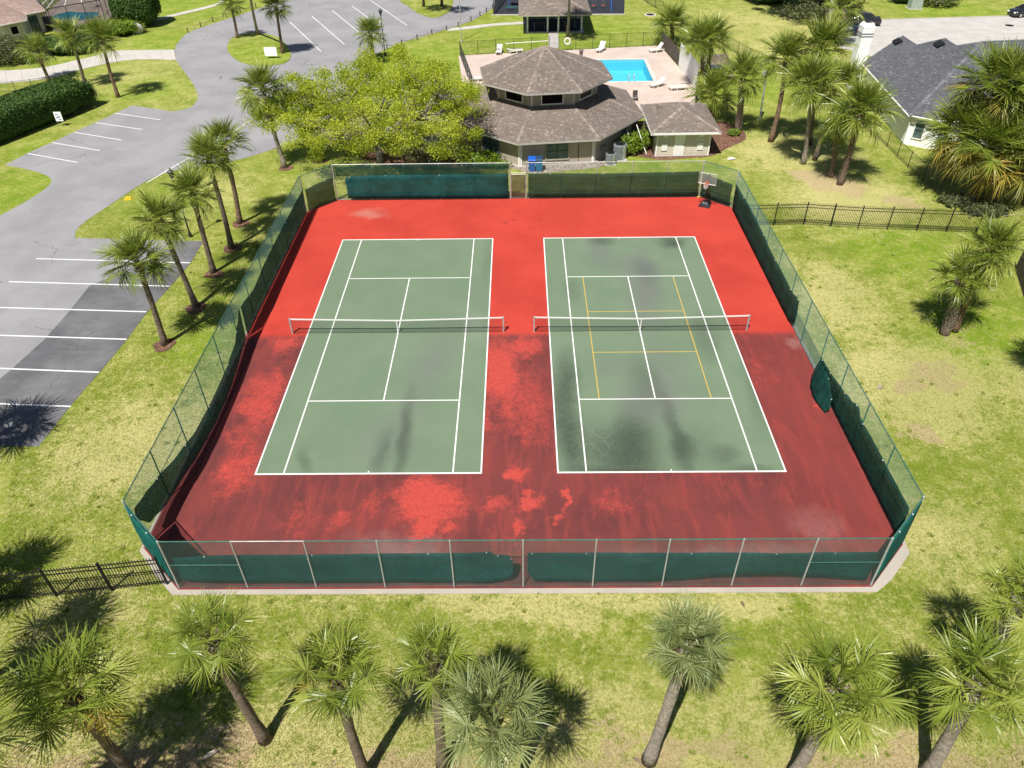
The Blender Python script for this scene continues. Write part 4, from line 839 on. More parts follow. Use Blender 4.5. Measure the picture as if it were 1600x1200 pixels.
mb = MB(); mb.hull8([(pc.x + 1.05, pc.y + .3, 1.2), (pc.x + 1.05, pc.y + .9, 1.2), (pc.x + 1.1, pc.y + .9, 1.2), (pc.x + 1.1, pc.y + .3, 1.2)], [(pc.x + 1.05, pc.y + .3, 2.1), (pc.x + 1.05, pc.y + .9, 2.1), (pc.x + 1.1, pc.y + .9, 2.1), (pc.x + 1.1, pc.y + .3, 2.1)]); mb.build('side_panel', 'white', cl)
bn = G(799, 17); bt = thing('park_bench', 'low green bench on the playground near its left edge', 'bench', bn)
for i in range(4): mb = MB(); mb.box((bn.x, bn.y + i * .12, .48), (1.6, .1, .04)); mb.build('slat', 'green_steel', bt)
for s in (-.65, .65): mb = MB(); mb.box((bn.x + s, bn.y + .18, .25), (.06, .4, .44)); mb.build('leg', 'green_steel', bt)

# ---- pool
sheet_pts = pxs([(717, 88), (860, 80), (1030, 72), (1086, 138), (1087, 165), (1040, 170), (960, 150), (735, 150)])
deck = MB()
def clipped_deck():                                   # deck around the opening: four convex wedges
    D = [Vector((.2, 58.6, 0)), Vector((25.1, 62.0, 0)), Vector((26.6, 45.6, 0)), Vector((25.9, 38.5, 0)), Vector((2.2, 38.5, 0))]
    H = [Vector((PX0 - .35, PY0 - .35, 0)), Vector((PX1 + .35, PY0 - .35, 0)), Vector((PX1 + .35, PY1 + .35, 0)), Vector((PX0 - .35, PY1 + .35, 0))]
    for poly in ([D[4], D[3], H[1], H[0]], [D[3], D[2], H[2], H[1]], [D[2], D[1], H[2]], [D[1], D[0], H[3], H[2]], [D[0], D[4], H[0], H[3]]): deck.add([(p.x, p.y, .05) for p in poly], [tuple(range(len(poly)))])
    for i in range(5):
        a, b = D[i], D[(i + 1) % 5]; deck.add([(a.x, a.y, 0), (b.x, b.y, 0), (b.x, b.y, .05), (a.x, a.y, .05)], [(0, 3, 2, 1)])
clipped_deck(); deck.build('pool_deck', 'deck', None, 'structure')
pool = bpy.data.objects.new('swimming_pool', None); col.objects.link(pool); pool['kind'] = 'structure'
mb = MB(); x0, x1, y0, y1 = PX0, PX1, PY0, PY1; zb = -1.25
mb.add([(x0, y0, zb), (x1, y0, zb), (x1, y1, zb), (x0, y1, zb), (x0, y0, .03), (x1, y0, .03), (x1, y1, .03), (x0, y1, .03)], [(0, 1, 2, 3), (0, 4, 5, 1), (1, 5, 6, 2), (2, 6, 7, 3), (3, 7, 4, 0)]); mb.build('basin', 'basin', pool)
mb = MB(); mb.add([(x0, y0, -.08), (x1, y0, -.08), (x1, y1, -.08), (x0, y1, -.08)], [(0, 1, 2, 3)]); mb.build('water', 'water', pool)
n = 14
for (ax, ay, bx, by_) in ((x0 - .35, y0 - .17, x1 + .35, y0 - .17), (x0 - .35, y1 + .17, x1 + .35, y1 + .17)):
    for i in range(n): a = ax + (bx - ax) * i / n; b = ax + (bx - ax) * (i + 1) / n; mb = MB(); mb.box(((a + b) / 2, ay, .05), (b - a - .012, .4, .07)); mb.build('coping_stone', 'coping', pool)
for xx in (x0 - .17, x1 + .17):
    for i in range(10): a = y0 + .04 + (y1 - y0 - .08) * i / 10; b = y0 + .04 + (y1 - y0 - .08) * (i + 1) / 10; mb = MB(); mb.box((xx, (a + b) / 2, .048), (.4, b - a - .012, .07)); mb.build('coping_stone', 'coping', pool)
lp = G(986, 129); ld = thing('pool_ladder', 'shiny steel pool ladder on the near edge of the pool', 'pool ladder', (lp.x, PY0 - .2, .08))
for s in (-.28, .28): mb = MB(); mb.tube([(lp.x + s, PY0 - .45, .08), (lp.x + s, PY0 - .4, .75), (lp.x + s, PY0 - .2, .95), (lp.x + s, PY0 + .08, .8), (lp.x + s, PY0 + .12, -.6)], .025, 6); mb.build('handrail', 'galv', ld)
for z in (-.2, -.5): mb = MB(); mb.box((lp.x, PY0 + .1, z), (.52, .1, .04)); mb.build('tread', 'galv', ld)
def lounger(u, v, rz, label, back=.6, z=.05):
    c = G(u, v); t = thing('pool_lounger', label, 'lounger', (c.x, c.y, z), 'white loungers on the pool deck')
    ca, sa = math.cos(rz), math.sin(rz); T = lambda x, y, zz: (c.x + ca * x - sa * y, c.y + sa * x + ca * y, z + zz)
    for s in (-1, 1): mb = MB(); mb.hull8([T(-.95, s * .32 - .03, .26), T(.95, s * .32 - .03, .26), T(.95, s * .32 + .03, .26), T(-.95, s * .32 + .03, .26)], [T(-.95, s * .32 - .03, .34), T(.95, s * .32 - .03, .34), T(.95, s * .32 + .03, .34), T(-.95, s * .32 + .03, .34)]); mb.build('side_rail', 'plastic_w', t)
    for x in (-.8, .1, .8):
        for s in (-1, 1): mb = MB(); mb.hull8([T(x - .05, s * .3 - .03, 0), T(x + .05, s * .3 - .03, 0), T(x + .05, s * .3 + .03, 0), T(x - .05, s * .3 + .03, 0)], [T(x - .04, s * .3 - .03, .26), T(x + .04, s * .3 - .03, .26), T(x + .04, s * .3 + .03, .26), T(x - .04, s * .3 + .03, .26)]); mb.build('leg', 'plastic_w', t)
    for i in range(8): x = -.2 + i * .155; mb = MB(); mb.hull8([T(x - .065, -.33, .345), T(x + .065, -.33, .345), T(x + .065, .33, .345), T(x - .065, .33, .345)], [T(x - .065, -.33, .375), T(x + .065, -.33, .375), T(x + .065, .33, .375), T(x - .065, .33, .375)]); mb.build('slat', 'plastic_w', t)
    cb, sb = math.cos(back), math.sin(back); b = lambda d, y, h: T(-.28 - d * cb + h * -sb * 0, y, .36 + d * sb + h)
    mb = MB(); mb.hull8([b(0, -.33, 0), b(0, .33, 0), b(.78, .33, 0), b(.78, -.33, 0)][::-1], [b(0, -.33, .04), b(0, .33, .04), b(.78, .33, .04), b(.78, -.33, .04)][::-1]); mb.build('backrest', 'plastic_w', t)
lounger(780, 84, R(-95), 'white lounger at the far left edge of the pool deck'); lounger(805, 83, R(20), 'white lounger half hidden behind the clubhouse roof peak', .2); lounger(938, 81, R(-120), 'white lounger with raised back behind the pool', .95)
lounger(1025, 82, R(200), 'white lounger with raised back in the far right corner of the pool deck', .95); lounger(1026, 136, R(215), 'white lounger turned at an angle near the pool corner', .5); lounger(1058, 141, R(188), 'flat white lounger nearest the wooden fence on the pool deck', .02); lounger(745, 127, R(10), 'white lounger beside the left pool fence behind the tree', .6)
ch = G(992, 158); t = thing('deck_chair', 'dark folding chair beside the clubhouse roof corner', 'chair', (ch.x, ch.y, .05))
mb = MB(); mb.hull8([(ch.x - .25, ch.y - .22, .42), (ch.x + .25, ch.y - .22, .42), (ch.x + .25, ch.y + .22, .42), (ch.x - .25, ch.y + .22, .42)], [(ch.x - .25, ch.y - .22, .46), (ch.x + .25, ch.y - .22, .46), (ch.x + .25, ch.y + .22, .46), (ch.x - .25, ch.y + .22, .46)]); mb.build('seat', 'wood_dark', t)
mb = MB(); mb.box((ch.x, ch.y + .24, .75), (.5, .04, .55)); mb.build('backrest', 'wood_dark', t)
for dx in (-.22, .22):
    for dy in (-.2, .2): mb = MB(); mb.tube([(ch.x + dx, ch.y + dy, .05), (ch.x + dx, ch.y + dy, .43)], .018, 6); mb.build('leg', 'black_metal', t)

# ---- light chain link fences
def link_fence(label, pts, h, spacing=2.4, m='black_metal', sp=.13, r=.004, rails=(1.0,), name='chain_link_fence', mesh_m='dark_wire', lean=0):
    t = thing(name, label, 'fence', pts[0]); done = set()
    for a, b in zip(pts[:-1], pts[1:]):
        n = max(1, round((b - a).length / spacing))
        for i in range(n + 1):
            q = a.lerp(b, i / n); k = (round(q.x, 2), round(q.y, 2))
            if k in done: continue
            done.add(k); post((q.x, q.y, 0), t, h, .03, m)
        for i in range(n):
            for f in rails: rail(a.lerp(b, i / n), a.lerp(b, (i + 1) / n), h * f - .03, t, .018, m)
        mb = MB(); chain_mesh(mb, a, b, .04, h - .04, sp, r); mb.build('chain_link_panel', mesh_m, t, 'stuff')
    return t
link_fence('black chain link fence along the back and left of the pool deck', [G(738, 142), G(719, 88), G(858, 80)], 1.7, 2.3)
link_fence('black chain link fence behind the pool from the path to the corner', [G(873, 80), G(1030, 72)], 1.7, 2.3)
link_fence('long dark chain link fence running diagonally past the palms to the grey house', [G(985, -12), G(1012, 6), G(1060, 34), G(1170, 95), G(1290, 155), G(1370, 215), G(1418, 262), G(1466, 306), G(1512, 334)], 1.4, 2.6)
link_fence('low black chain link fence beside the left hedge', [G(-20, 146), G(25, 143), G(52, 140), G(78, 136)], 1.1, 2.2)
link_fence('tall black fence at the left end of the playground', [G(771, 23), G(800, -15)], 1.8, 2.0, sp=.1)
link_fence('short black fence post and gate at the end of the left hedge', [G(136, 137), G(150, 152)], 1.3, 1.2)
def plank_fence(label, pts, h, w, m, name='wooden_fence', gap=.01):
    t = thing(name, label, 'fence', pts[0])
    for a, b in zip(pts[:-1], pts[1:]):
        L = (b - a).length; n = max(1, int(L / w)); d = (b - a).normalized(); rz = math.atan2(d.y, d.x)
        for i in range(n):
            c = a + d * (L * (i + .5) / n); hh = h + random.uniform(-.03, .03); mb = MB(); mb.box((c.x, c.y, hh / 2), (L / n - gap, .03, hh), rz); mb.build('plank', m, t)
        for z in (.35, h - .3): mb = MB(); c = (a + b) / 2; nn = Vector((-d.y, d.x, 0)) * .04; mb.box((c.x + nn.x, c.y + nn.y, z), (L, .045, .09), rz); mb.build('rail', m, t)
    return t
plank_fence('dark wooden fence along the right edge of the pool deck', [G(1032, 72), G(1060, 103)], 1.75, .3, 'wood_dark'); plank_fence('dark wooden fence closing the near right corner of the pool deck', [G(1087, 140), G(1086, 168)], 1.6, .3, 'wood_dark')
plank_fence('tall white boarded screen beside the pool deck', [G(1060, 103), G(1087, 140)], 2.6, .62, 'white', 'privacy_screen', .004)
plank_fence('weathered wooden fence round the pool pump yard among the palms', [G(1092, 108), G(1132, 105), G(1145, 128), G(1122, 134)], 1.5, .3, 'wood')
plank_fence('grey wooden fence at the right edge of the lawn', [G(1586, 420), G(1604, 478), G(1625, 540)], 1.8, .2, 'wood_dark')
gear = G(1112, 120); t = thing('stacked_cushions', 'blue and white pool cushions stacked in the fenced pump yard', 'cushions', gear)
mb = MB(); mb.box((gear.x, gear.y, .45), (2.2, 1.1, .9)); mb.build('rack', 'black_metal', t)
for i in range(4): mb = MB(); mb.box((gear.x - .9 + i * .6, gear.y, 1.0 + .02 * i), (.56, 1.15, .14), .05 * i); mb.build('cushion', 'blue_steel' if i % 2 else 'white', t)

# ---- ornamental black picket fences
def picket_fence(label, pts, h, n_bays, sp=.115, rails=(.14, .80, .93), name='picket_fence'):
    t = thing(name, label, 'fence', pts[0]); mb = MB(); mb.box((0, 0, h / 2 + .03), (.022, .022, h - .06)); mb.add([(-.011, -.011, h), (.011, -.011, h), (.011, .011, h), (-.011, .011, h), (0, 0, h + .05)], [(0, 1, 4), (1, 2, 4), (2, 3, 4), (3, 0, 4)]); pk = mb.mesh('picket', MAT['black_metal'])
    mb = MB(); mb.box((0, 0, h / 2 + .02), (.07, .07, h + .04)); mb.box((0, 0, h + .05), (.09, .09, .03)); pm = mb.mesh('post', MAT['black_metal'])
    for a, b in zip(pts[:-1], pts[1:]):
        L = (b - a).length; d = (b - a).normalized(); rz = math.atan2(d.y, d.x); N = max(1, round(L / 2.3))
        for i in range(N + 1): o = link('post', pm, t, a.lerp(b, i / N) - origin(t)); o.rotation_euler.z = rz
        k = int(L / sp)
        for i in range(1, k): o = link('picket', pk, t, a.lerp(b, i / k) - origin(t)); o.rotation_euler.z = rz
        for f in rails: mb = MB(); c = (a + b) / 2; mb.box((c.x, c.y, h * f), (L, .04, .035), rz); mb.build('rail', 'black_metal', t)
    return t
picket_fence('black metal picket fence running right from the court fence across the lawn', [Vector((24.15, 13.6, 0)), G(1255, 351), G(1340, 357), G(1525, 364)], 1.75, 7)
picket_fence('black metal picket fence at the near left corner of the court', [G(-90, 953), G(0, 941), G(262, 913)], 1.75, 3)
link_fence('low tan wire fence by the lawn edge at the far right', [G(1560, 356), G(1660, 350)], 1.0, 2.0, 'wood')

# ---- grey-roofed house on the right
hs = thing('grey_house', 'white stucco house with charcoal shingle roof and bay window at right', 'house', (46, 36, 0))
E1 = Vector((43.09, 44.2, 2.8)); E2 = Vector((41.68, 28.68, 2.8)); SC = E2.copy(); HE = Vector((50.3, 36.6, 6.75)); P1 = Vector((47.46, 46.28, 4.88)); V1 = Vector((47.24, 42.51, 4.94)); P2 = Vector((49.13, 40.95, 5.95)); V2 = Vector((48.97, 38.17, 6.0))
def roof(pl, **k): mb = MB(); shingles(mb, pl, .18, .28, .022); return mb.build('roof_slope', 'shingle_grey', hs)
nrm = (E1 - E2).cross(Vector((1, 0, .5))).normalized()
eW = (E1 - E2).normalized(); upW = (Vector((eW.y, -eW.x, 0)) + Vector((0, 0, .5)))
def onW(p): d = Vector((p.x - E2.x, p.y - E2.y, 0)); s = d.dot(Vector((eW.y, -eW.x, 0))); return Vector((p.x, p.y, 2.8 + .5 * s))
SCw, HEw, P1w, V1w, P2w, V2w = [onW(p) for p in (SC, HE, P1, V1, P2, V2)]
for pl in ([E1, E2, HEw, V2w], [E1, V2w, P2w, V1w], [E1, V1w, P1w]): 
    # all these lie in the west plane; rows must follow its eave, so shift each to start on the eave line
    P = [Vector(p) for p in pl]
    mb = MB(); base = [E1, E2] + P if pl[1] != E2 else P
    if pl[1] == E2: shingles(mb, P, .18, .28, .022)
    else:
        u = (E2 - E1).normalized(); n = u.cross(P2w - E1).normalized(); w = n.cross(u)
        if n.z < 0: n = -n; w = n.cross(u)
        loc = [((p - E1).dot(u), (p - E1).dot(w)) for p in P]
        ar = sum(loc[i][0] * loc[(i + 1) % len(loc)][1] - loc[(i + 1) % len(loc)][0] * loc[i][1] for i in range(len(loc)))
        if ar < 0: loc = loc[::-1]; P = P[::-1]
        mb.add(P, [tuple(range(len(P)))], .2); y = 0; y1 = max(b for a, b in loc); xa, xb = min(a for a, b in loc), max(a for a, b in loc)
        while y < y1:
            x = xa - random.random() * .3
            while x < xb:
                tw = .36 * random.uniform(.6, 1.35); q = [(x, y), (x + tw - .012, y), (x + tw - .012, y + .2), (x, y + .2)]
                for i in range(len(loc)):
                    q = clip_poly(q, loc[i], loc[(i + 1) % len(loc)])
                    if len(q) < 3: break
                if len(q) >= 3: mb.add([E1 + u * a + w * b + n * (.025 if b < y + .1 else .006) for a, b in q], [tuple(range(len(q)))], min(1, max(0, random.gauss(.42, .17))))
                x += tw
            y += .2
    mb.build('roof_slope', 'shingle_grey', hs)
SE = Vector((66, 28.0, 2.8)); _n = (SE - SCw).cross(HEw - SCw); HR = Vector((64, 36.9, 0)); HR.z = SCw.z - (_n.x * (HR.x - SCw.x) + _n.y * (HR.y - SCw.y)) / _n.z
mb = MB(); shingles(mb, [SCw, SE, HR, HEw], .18, .28, .022); mb.build('roof_slope', 'shingle_grey', hs)
BK = lambda p, dx: Vector((p.x + dx, p.y, p.z - dx * .5))
mb = MB()
for pl in ([P1w, V1w, Vector((51.5, 42.5, 2.8)), Vector((51.5, 46.4, 2.8))], [P2w, V2w, Vector((55, 38.2, 2.9)), Vector((55, 41, 2.9))], [HEw, HR, Vector((64, 46, 2.8)), Vector((50.4, 46, 2.8))]): mb.add(pl, [(3, 2, 1, 0)], .4)
mb.build('back_slopes', 'shingle_grey', hs)
hip = MB(); hip_caps(hip, SCw, HEw); hip.build('hip_cap', 'shingle_grey', hs); hip = MB(); hip_caps(hip, HEw, HR); hip.build('ridge_cap', 'shingle_grey', hs)
for (c, du) in ((P1w + Vector((-.9, -1.2, -.35)), 0), (P2w + Vector((-.9, -1.0, -.35)), 0)):
    mb = MB(); n = Vector((-.447, 0, .894)); a = Vector((.894, 0, .447)); b = Vector((.09, 1, 0)); q = [c + a * i * .35 + b * j * .6 for i, j in ((-1, -1), (1, -1), (1, 1), (-1, 1))]; mb.hull8([p + n * .02 for p in q], [p + n * .2 for p in q]); mb.build('roof_vent', 'black_metal', hs)
mb = MB(); c = Vector((58, 34.6, 5.75)); mb.hull8([c + Vector((-1.6, -.3, -.1)), c + Vector((1.6, -.3, -.1)), c + Vector((1.6, .3, .15)), c + Vector((-1.6, .3, .15))], [c + Vector((-1.6, -.3, .12)), c + Vector((1.6, -.3, .12)), c + Vector((1.6, .3, .37)), c + Vector((-1.6, .3, .37))]); mb.build('ridge_vent', 'black_metal', hs)
# bay roof and walls
wA = Vector((43.7, 44.0, 0)); wB = Vector((42.2, 29.2, 0)); bay = [wB, Vector((43.7, 28.15, 0)), Vector((45.9, 27.75, 0)), Vector((47.4, 28.6, 0)), Vector((64, 28.6, 0))]
wl_ = wall_panel(hs, wA, wB, 0, 2.75, 'stucco', .2)
window(wl_, wA, wB, 4, .9, 1.6, 1.2, 'glass', 'white', 2, 1)
mb = MB(); bp = [Vector((41.9, 28.9, 2.75)), Vector((43.5, 27.65, 2.75)), Vector((46.1, 27.2, 2.75)), Vector((47.8, 28.3, 2.75))]; tpp = Vector((45.3, 30.6, 3.9))
bay_r = MB()
for a, b in zip(bp[:-1], bp[1:]): shingles(bay_r, [a, b, tpp], .18, .28, .022)
bay_r.build('bay_roof', 'shingle_grey', hs)
for i, (a, b) in enumerate(zip(bay[:-1], bay[1:])):
    w = wall_panel(hs, a, b, 0, 2.7, 'stucco', .2, name='bay_wall' if i < 3 else 'wall')
    if i < 3: window(w, a, b, (b - a).length / 2, .75, .75, 1.35, 'glass_b', 'white', 1, 2)
mb = MB()
for a, b in ((E1, E2), (E2, SC), (bp[0], bp[1]), (bp[1], bp[2]), (bp[2], bp[3])):
    mb.tube([a + Vector((-.05, -.03, -.07)), b + Vector((-.05, -.03, -.07))], .07, 6)
mb.build('gutter', 'white', hs); mb = MB(); mb.tube([(42.1, 29.05, .05), (42.1, 29.05, 2.6)], .04, 6); mb.build('downpipe', 'white', hs)
chm = thing('chimney_stack', 'tall white stucco chimney at the corner of the grey-roofed house', 'chimney', (42.9, 44.6, 0))
mb = MB(); mb.box((42.9, 44.8, 3.1), (1.15, 1.25, 6.2)); sh = mb.build('shaft', 'stucco', chm)
mb = MB(); mb.box((42.9, 44.8, 5.35), (1.22, 1.32, .07)); mb.box((42.9, 44.8, 5.6), (1.22, 1.32, .07)); mb.build('band', 'bin_grey', chm)
mb = MB(); mb.hull8([(42.3, 44.15, 6.2), (43.5, 44.15, 6.2), (43.5, 45.45, 6.2), (42.3, 45.45, 6.2)], [(42.5, 44.4, 6.55), (43.3, 44.4, 6.55), (43.3, 45.2, 6.55), (42.5, 45.2, 6.55)]); mb.build('cap', 'stucco', chm)
mb = MB(); mb.box((42.9, 44.8, 6.57), (.6, .6, .05)); mb.build('flue', 'black_metal', chm)

# ---- house and pool cage at the far left
h2 = thing('pink_roof_house', 'pale stucco house with pinkish shingle roof at the top left', 'house', (-60, 70, 0))
w1 = [Vector(p + (0,)) for p in [(-78, 64.2), (-58.2, 65.4), (-56.8, 67.4), (-57.6, 69.4), (-58.4, 70.6), (-57.0, 72.6), (-60.9, 78.2), (-78, 78.2)]]
for i, (a, b) in enumerate(zip(w1, w1[1:] + w1[:1])):
    w = wall_panel(h2, a, b, 0, 2.75, 'stucco_b', .2); L = (b - a).length
    if i == 0:
        for s in (3.4, 1.3): window(w, a, b, L - s, 1.55, .75, .75, 'glass', 'white')
        for s in (5.6, 10): window(w, a, b, L - s, .6, 1.4, 1.5, 'glass', 'white', 2, 1)
    if i == 4: window(w, a, b, L / 2, .1, 1.3, 2.1, 'glass_b', 'white', 2, 1)
    if i == 1: window(w, a, b, L / 2, 1.2, .9, .9, 'glass', 'white')
ev = [Vector(p + (2.7,)) for p in [(-78.6, 63.4), (-57.9, 64.6), (-55.9, 67.1), (-56.6, 68.6), (-57.6, 70.2), (-56.0, 72.2), (-60.2, 78.8), (-78.6, 78.8)]]; ra = Vector((-65.5, 71.6, 5.6)); rb = Vector((-72, 71.6, 5.6))
mb = MB()
for pl in ([ev[0], ev[1], ra], [ev[0], ra, rb], [ev[1], ev[2], ra], [ev[2], ev[3], ra], [ev[3], ev[4], ra], [ev[4], ev[5], ra], [ev[5], ev[6], ra], [ev[6], ev[7], rb], [ev[6], rb, ra], [ev[7], ev[0], rb]):
    mb = MB(); shingles(mb, pl, .22, .4, .022); mb.build('roof_slope', 'shingle_pink', h2)
mb = MB()
for a, b in zip(ev, ev[1:] + ev[:1]): mb.tube([a + Vector((0, 0, -.08)), b + Vector((0, 0, -.08))], .08, 6)
mb.build('gutter', 'stucco_b', h2)
cg = thing('pool_cage', 'screened pool cage with dark mesh roof beside the pink-roofed house', 'pool cage', (-52, 76, 0))
q = [Vector(p + (0,)) for p in [(-55.3, 71.6), (-50.4, 76.5), (-53.5, 92), (-64, 92), (-61, 79.2)]]; HC = 3.0
mb = MB(); mb.prism(q, .005, .22); mb.build('cage_deck', 'deck', cg)
wp = [Vector(p + (0,)) for p in [(-59.8, 79.6), (-57.8, 78.2), (-56, 77.5), (-54, 78.4), (-53.2, 79.6), (-54.2, 82.2), (-57, 82.2), (-58.8, 82.8)]]
mb = MB(); mb.prism(smooth_closed(wp, 3), .2, .225); mb.build('pool_water', glass('cage_pool_blue', (.03, .35, .48)), cg)
for a, b in zip(q, q[1:] + q[:1]):
    n = max(1, round((b - a).length / 2.3))
    for i in range(n): p = a.lerp(b, i / n); mb = MB(); mb.box((p.x, p.y, HC / 2), (.07, .07, HC)); mb.build('cage_post', 'black_metal', cg)
    mb = MB(); mb.tube([(a.x, a.y, HC), (b.x, b.y, HC)], .05, 6); mb.tube([(a.x, a.y, 1.0), (b.x, b.y, 1.0)], .03, 6); mb.build('cage_beam', 'black_metal', cg)
    mb = MB(); mb.add([(a.x, a.y, .2), (b.x, b.y, .2), (b.x, b.y, HC), (a.x, a.y, HC)], [(0, 1, 2, 3)]); mb.build('wall_screen', 'screen_cage', cg)
ap_ = Vector((-57, 84, 4.7))
for i in range(5):
    a, b = q[i], q[(i + 1) % 5]; mb = MB(); mb.add([(a.x, a.y, HC), (b.x, b.y, HC), ap_], [(0, 1, 2)]); mb.build('roof_screen', 'screen_cage', cg)
    n = 3
    for k in range(n): p = a.lerp(b, k / n); mb = MB(); mb.tube([(p.x, p.y, HC + .02), ap_ + Vector((0, 0, .03))], .045, 6); mb.build('roof_beam', 'white', cg)

# ---- cars
def car(c, rz, label, paint):
    t = thing('parked_car', label, 'car', (c.x, c.y, 0), 'cars parked on the far driveway'); ca, sa = math.cos(rz), math.sin(rz); T = lambda x, y, z: (c.x + ca * x - sa * y, c.y + sa * x + ca * y, z)
    prof = [(-2.25, .35, .55), (-2.28, .62, .72), (-2.1, .95, .80), (-1.5, 1.02, .84), (-.9, 1.4, .66), (-.2, 1.46, .62), (.4, 1.42, .64), (1.05, 1.0, .82), (1.7, .9, .84), (2.15, .74, .78), (2.25, .5, .7), (2.2, .32, .6)]
    mb = MB(); n = len(prof); vs = []
    for x, z, hw in prof:
        zb = .28; sh = min(z, .86); vs += [T(x, -hw * .92 if z < .9 else -.86, zb), T(x, -.88 if .5 < z else -hw, min(.6, sh)), T(x, -.86 if z > .8 else -hw, sh), T(x, -hw * .95, z), T(x, hw * .95, z), T(x, .86 if z > .8 else hw, sh), T(x, .88 if .5 < z else hw, min(.6, sh)), T(x, hw * .92 if z < .9 else .86, zb)]
    fs = [(i * 8 + k, (i + 1) * 8 + k, (i + 1) * 8 + (k + 1) % 8, i * 8 + (k + 1) % 8) for i in range(n - 1) for k in range(8)] + [tuple(range(8)), tuple(range((n - 1) * 8 + 7, (n - 1) * 8 - 1, -1))]
    mb.add(vs, fs); mb.build('body', paint, t, smooth=True)
    def pane(P): mb = MB(); mb.add([T(*p) for p in P], [(0, 1, 2, 3)]); mb.build('window', 'glass_c', t)
    pane([(.47, -.6, 1.41), (.47, .6, 1.41), (1.03, .72, 1.04), (1.03, -.72, 1.04)]); pane([(-1.0, -.6, 1.37), (-1.0, .6, 1.37), (-1.48, .72, 1.05), (-1.48, -.72, 1.05)])
    for s in (-1, 1): pane([(-.85, s * .655, 1.36), (.35, s * .635, 1.38), (.95, s * .845, .93), (-1.25, s * .85, .95)])
    for x in (-1.35, 1.38):
        for s in (-1, 1):
            mb = MB(); mb.tube([T(x, s * .72, .32), T(x, s * .9, .32)], .32, 18); ty = mb.build('wheel', 'rubber_tyre', t); mb = MB(); mb.tube([T(x, s * .87, .32), T(x, s * .915, .32)], .2, 14); mb.build('rim', 'rim', ty)
    for s in (-1, 1):
        mb = MB(); mb.hull8([T(2.17, s * .6 - .16, .6), T(2.27, s * .6 - .16, .6), T(2.27, s * .6 + .16, .6), T(2.17, s * .6 + .16, .6)], [T(2.12, s * .6 - .16, .74), T(2.2, s * .6 - .16, .74), T(2.2, s * .6 + .16, .74), T(2.12, s * .6 + .16, .74)]); mb.build('headlight', 'lamp_white', t)
        mb = MB(); mb.hull8([T(-2.31, s * .6 - .16, .7), T(-2.2, s * .6 - .16, .7), T(-2.2, s * .6 + .16, .7), T(-2.31, s * .6 + .16, .7)], [T(-2.2, s * .6 - .16, .86), T(-2.1, s * .6 - .16, .86), T(-2.1, s * .6 + .16, .86), T(-2.2, s * .6 + .16, .86)]); mb.build('tail_light', 'lamp_red', t)
        mb = MB(); mb.box(T(.85, s * .98, .98), (.16, .2, .13), rz); mb.build('mirror', paint, t)
car(G(1600, 25), R(192), 'charcoal car at the right edge of the far driveway', 'car_dark')
car(G(1311, 52), R(150), 'dark navy car half hidden behind the palm on the far driveway', 'car_blue')
car(G(1346, 38), R(165), 'black car behind the white chimney at the driveway edge', 'car_dark')

# ================================================================== STREET FURNITURE AND SMALL THINGS
def lamp(u, v, h, label):
    c = G(u, v); t = thing('street_lamp', label, 'street lamp', c, 'black lantern street lamps')
    mb = MB(); mb.lathe(c, [(.14, 0), (.13, .25), (.08, .35), (.055, .6), (.045, h - .75), (.07, h - .72), (.05, h - .62)], 10); mb.build('pole', 'black_metal', t)
    mb = MB(); mb.lathe(c, [(.1, h - .62), (.2, h - .2)], 6); mb.build('lantern_glass', 'glass_b', t)
    mb = MB(); mb.lathe(c, [(.27, h - .2), (.24, h - .14), (.1, h - .02), (.03, h + .06), (.02, h + .12)], 6)
    for k in range(6): a = k * math.pi / 3; mb.tube([(c.x + .1 * math.cos(a), c.y + .1 * math.sin(a), h - .62), (c.x + .205 * math.cos(a), c.y + .205 * math.sin(a), h - .2)], .014, 4)
    mb.build('lantern_cap', 'black_metal', t)
lamp(298, 370, 5.2, 'black lantern lamp post among the left row of palms'); lamp(602, 87, 5.2, 'black lantern lamp post beside the rope fence by the road')
c = G(721, 64); t = thing('light_pole', 'slim pale metal pole at the pool fence corner', 'pole', c); mb = MB(); mb.lathe(c, [(.09, 0), (.06, .3), (.05, 9)], 8); mb.build('shaft', 'galv', t); mb = MB(); mb.box((c.x, c.y, .03), (.3, .3, .06)); mb.build('base_plate', 'galv', t)
c = G(1187, 188); t = thing('light_pole', 'leaning grey pole with a floodlight among the right palms', 'pole', c); p1 = G(1198, 112, HT(1187, 188, 112)); mb = MB(); mb.tube([c, p1], .09, 8); mb.build('shaft', 'galv', t); mb = MB(); mb.hull8([p1 + Vector(d) for d in ((-.35, -.25, -.3), (0, -.25, -.3), (0, .15, -.3), (-.35, .15, -.3))], [p1 + Vector(d) for d in ((-.3, -.15, .05), (0, -.15, .05), (0, .15, .05), (-.3, .15, .05))]); mb.build('floodlight', 'galv', t)
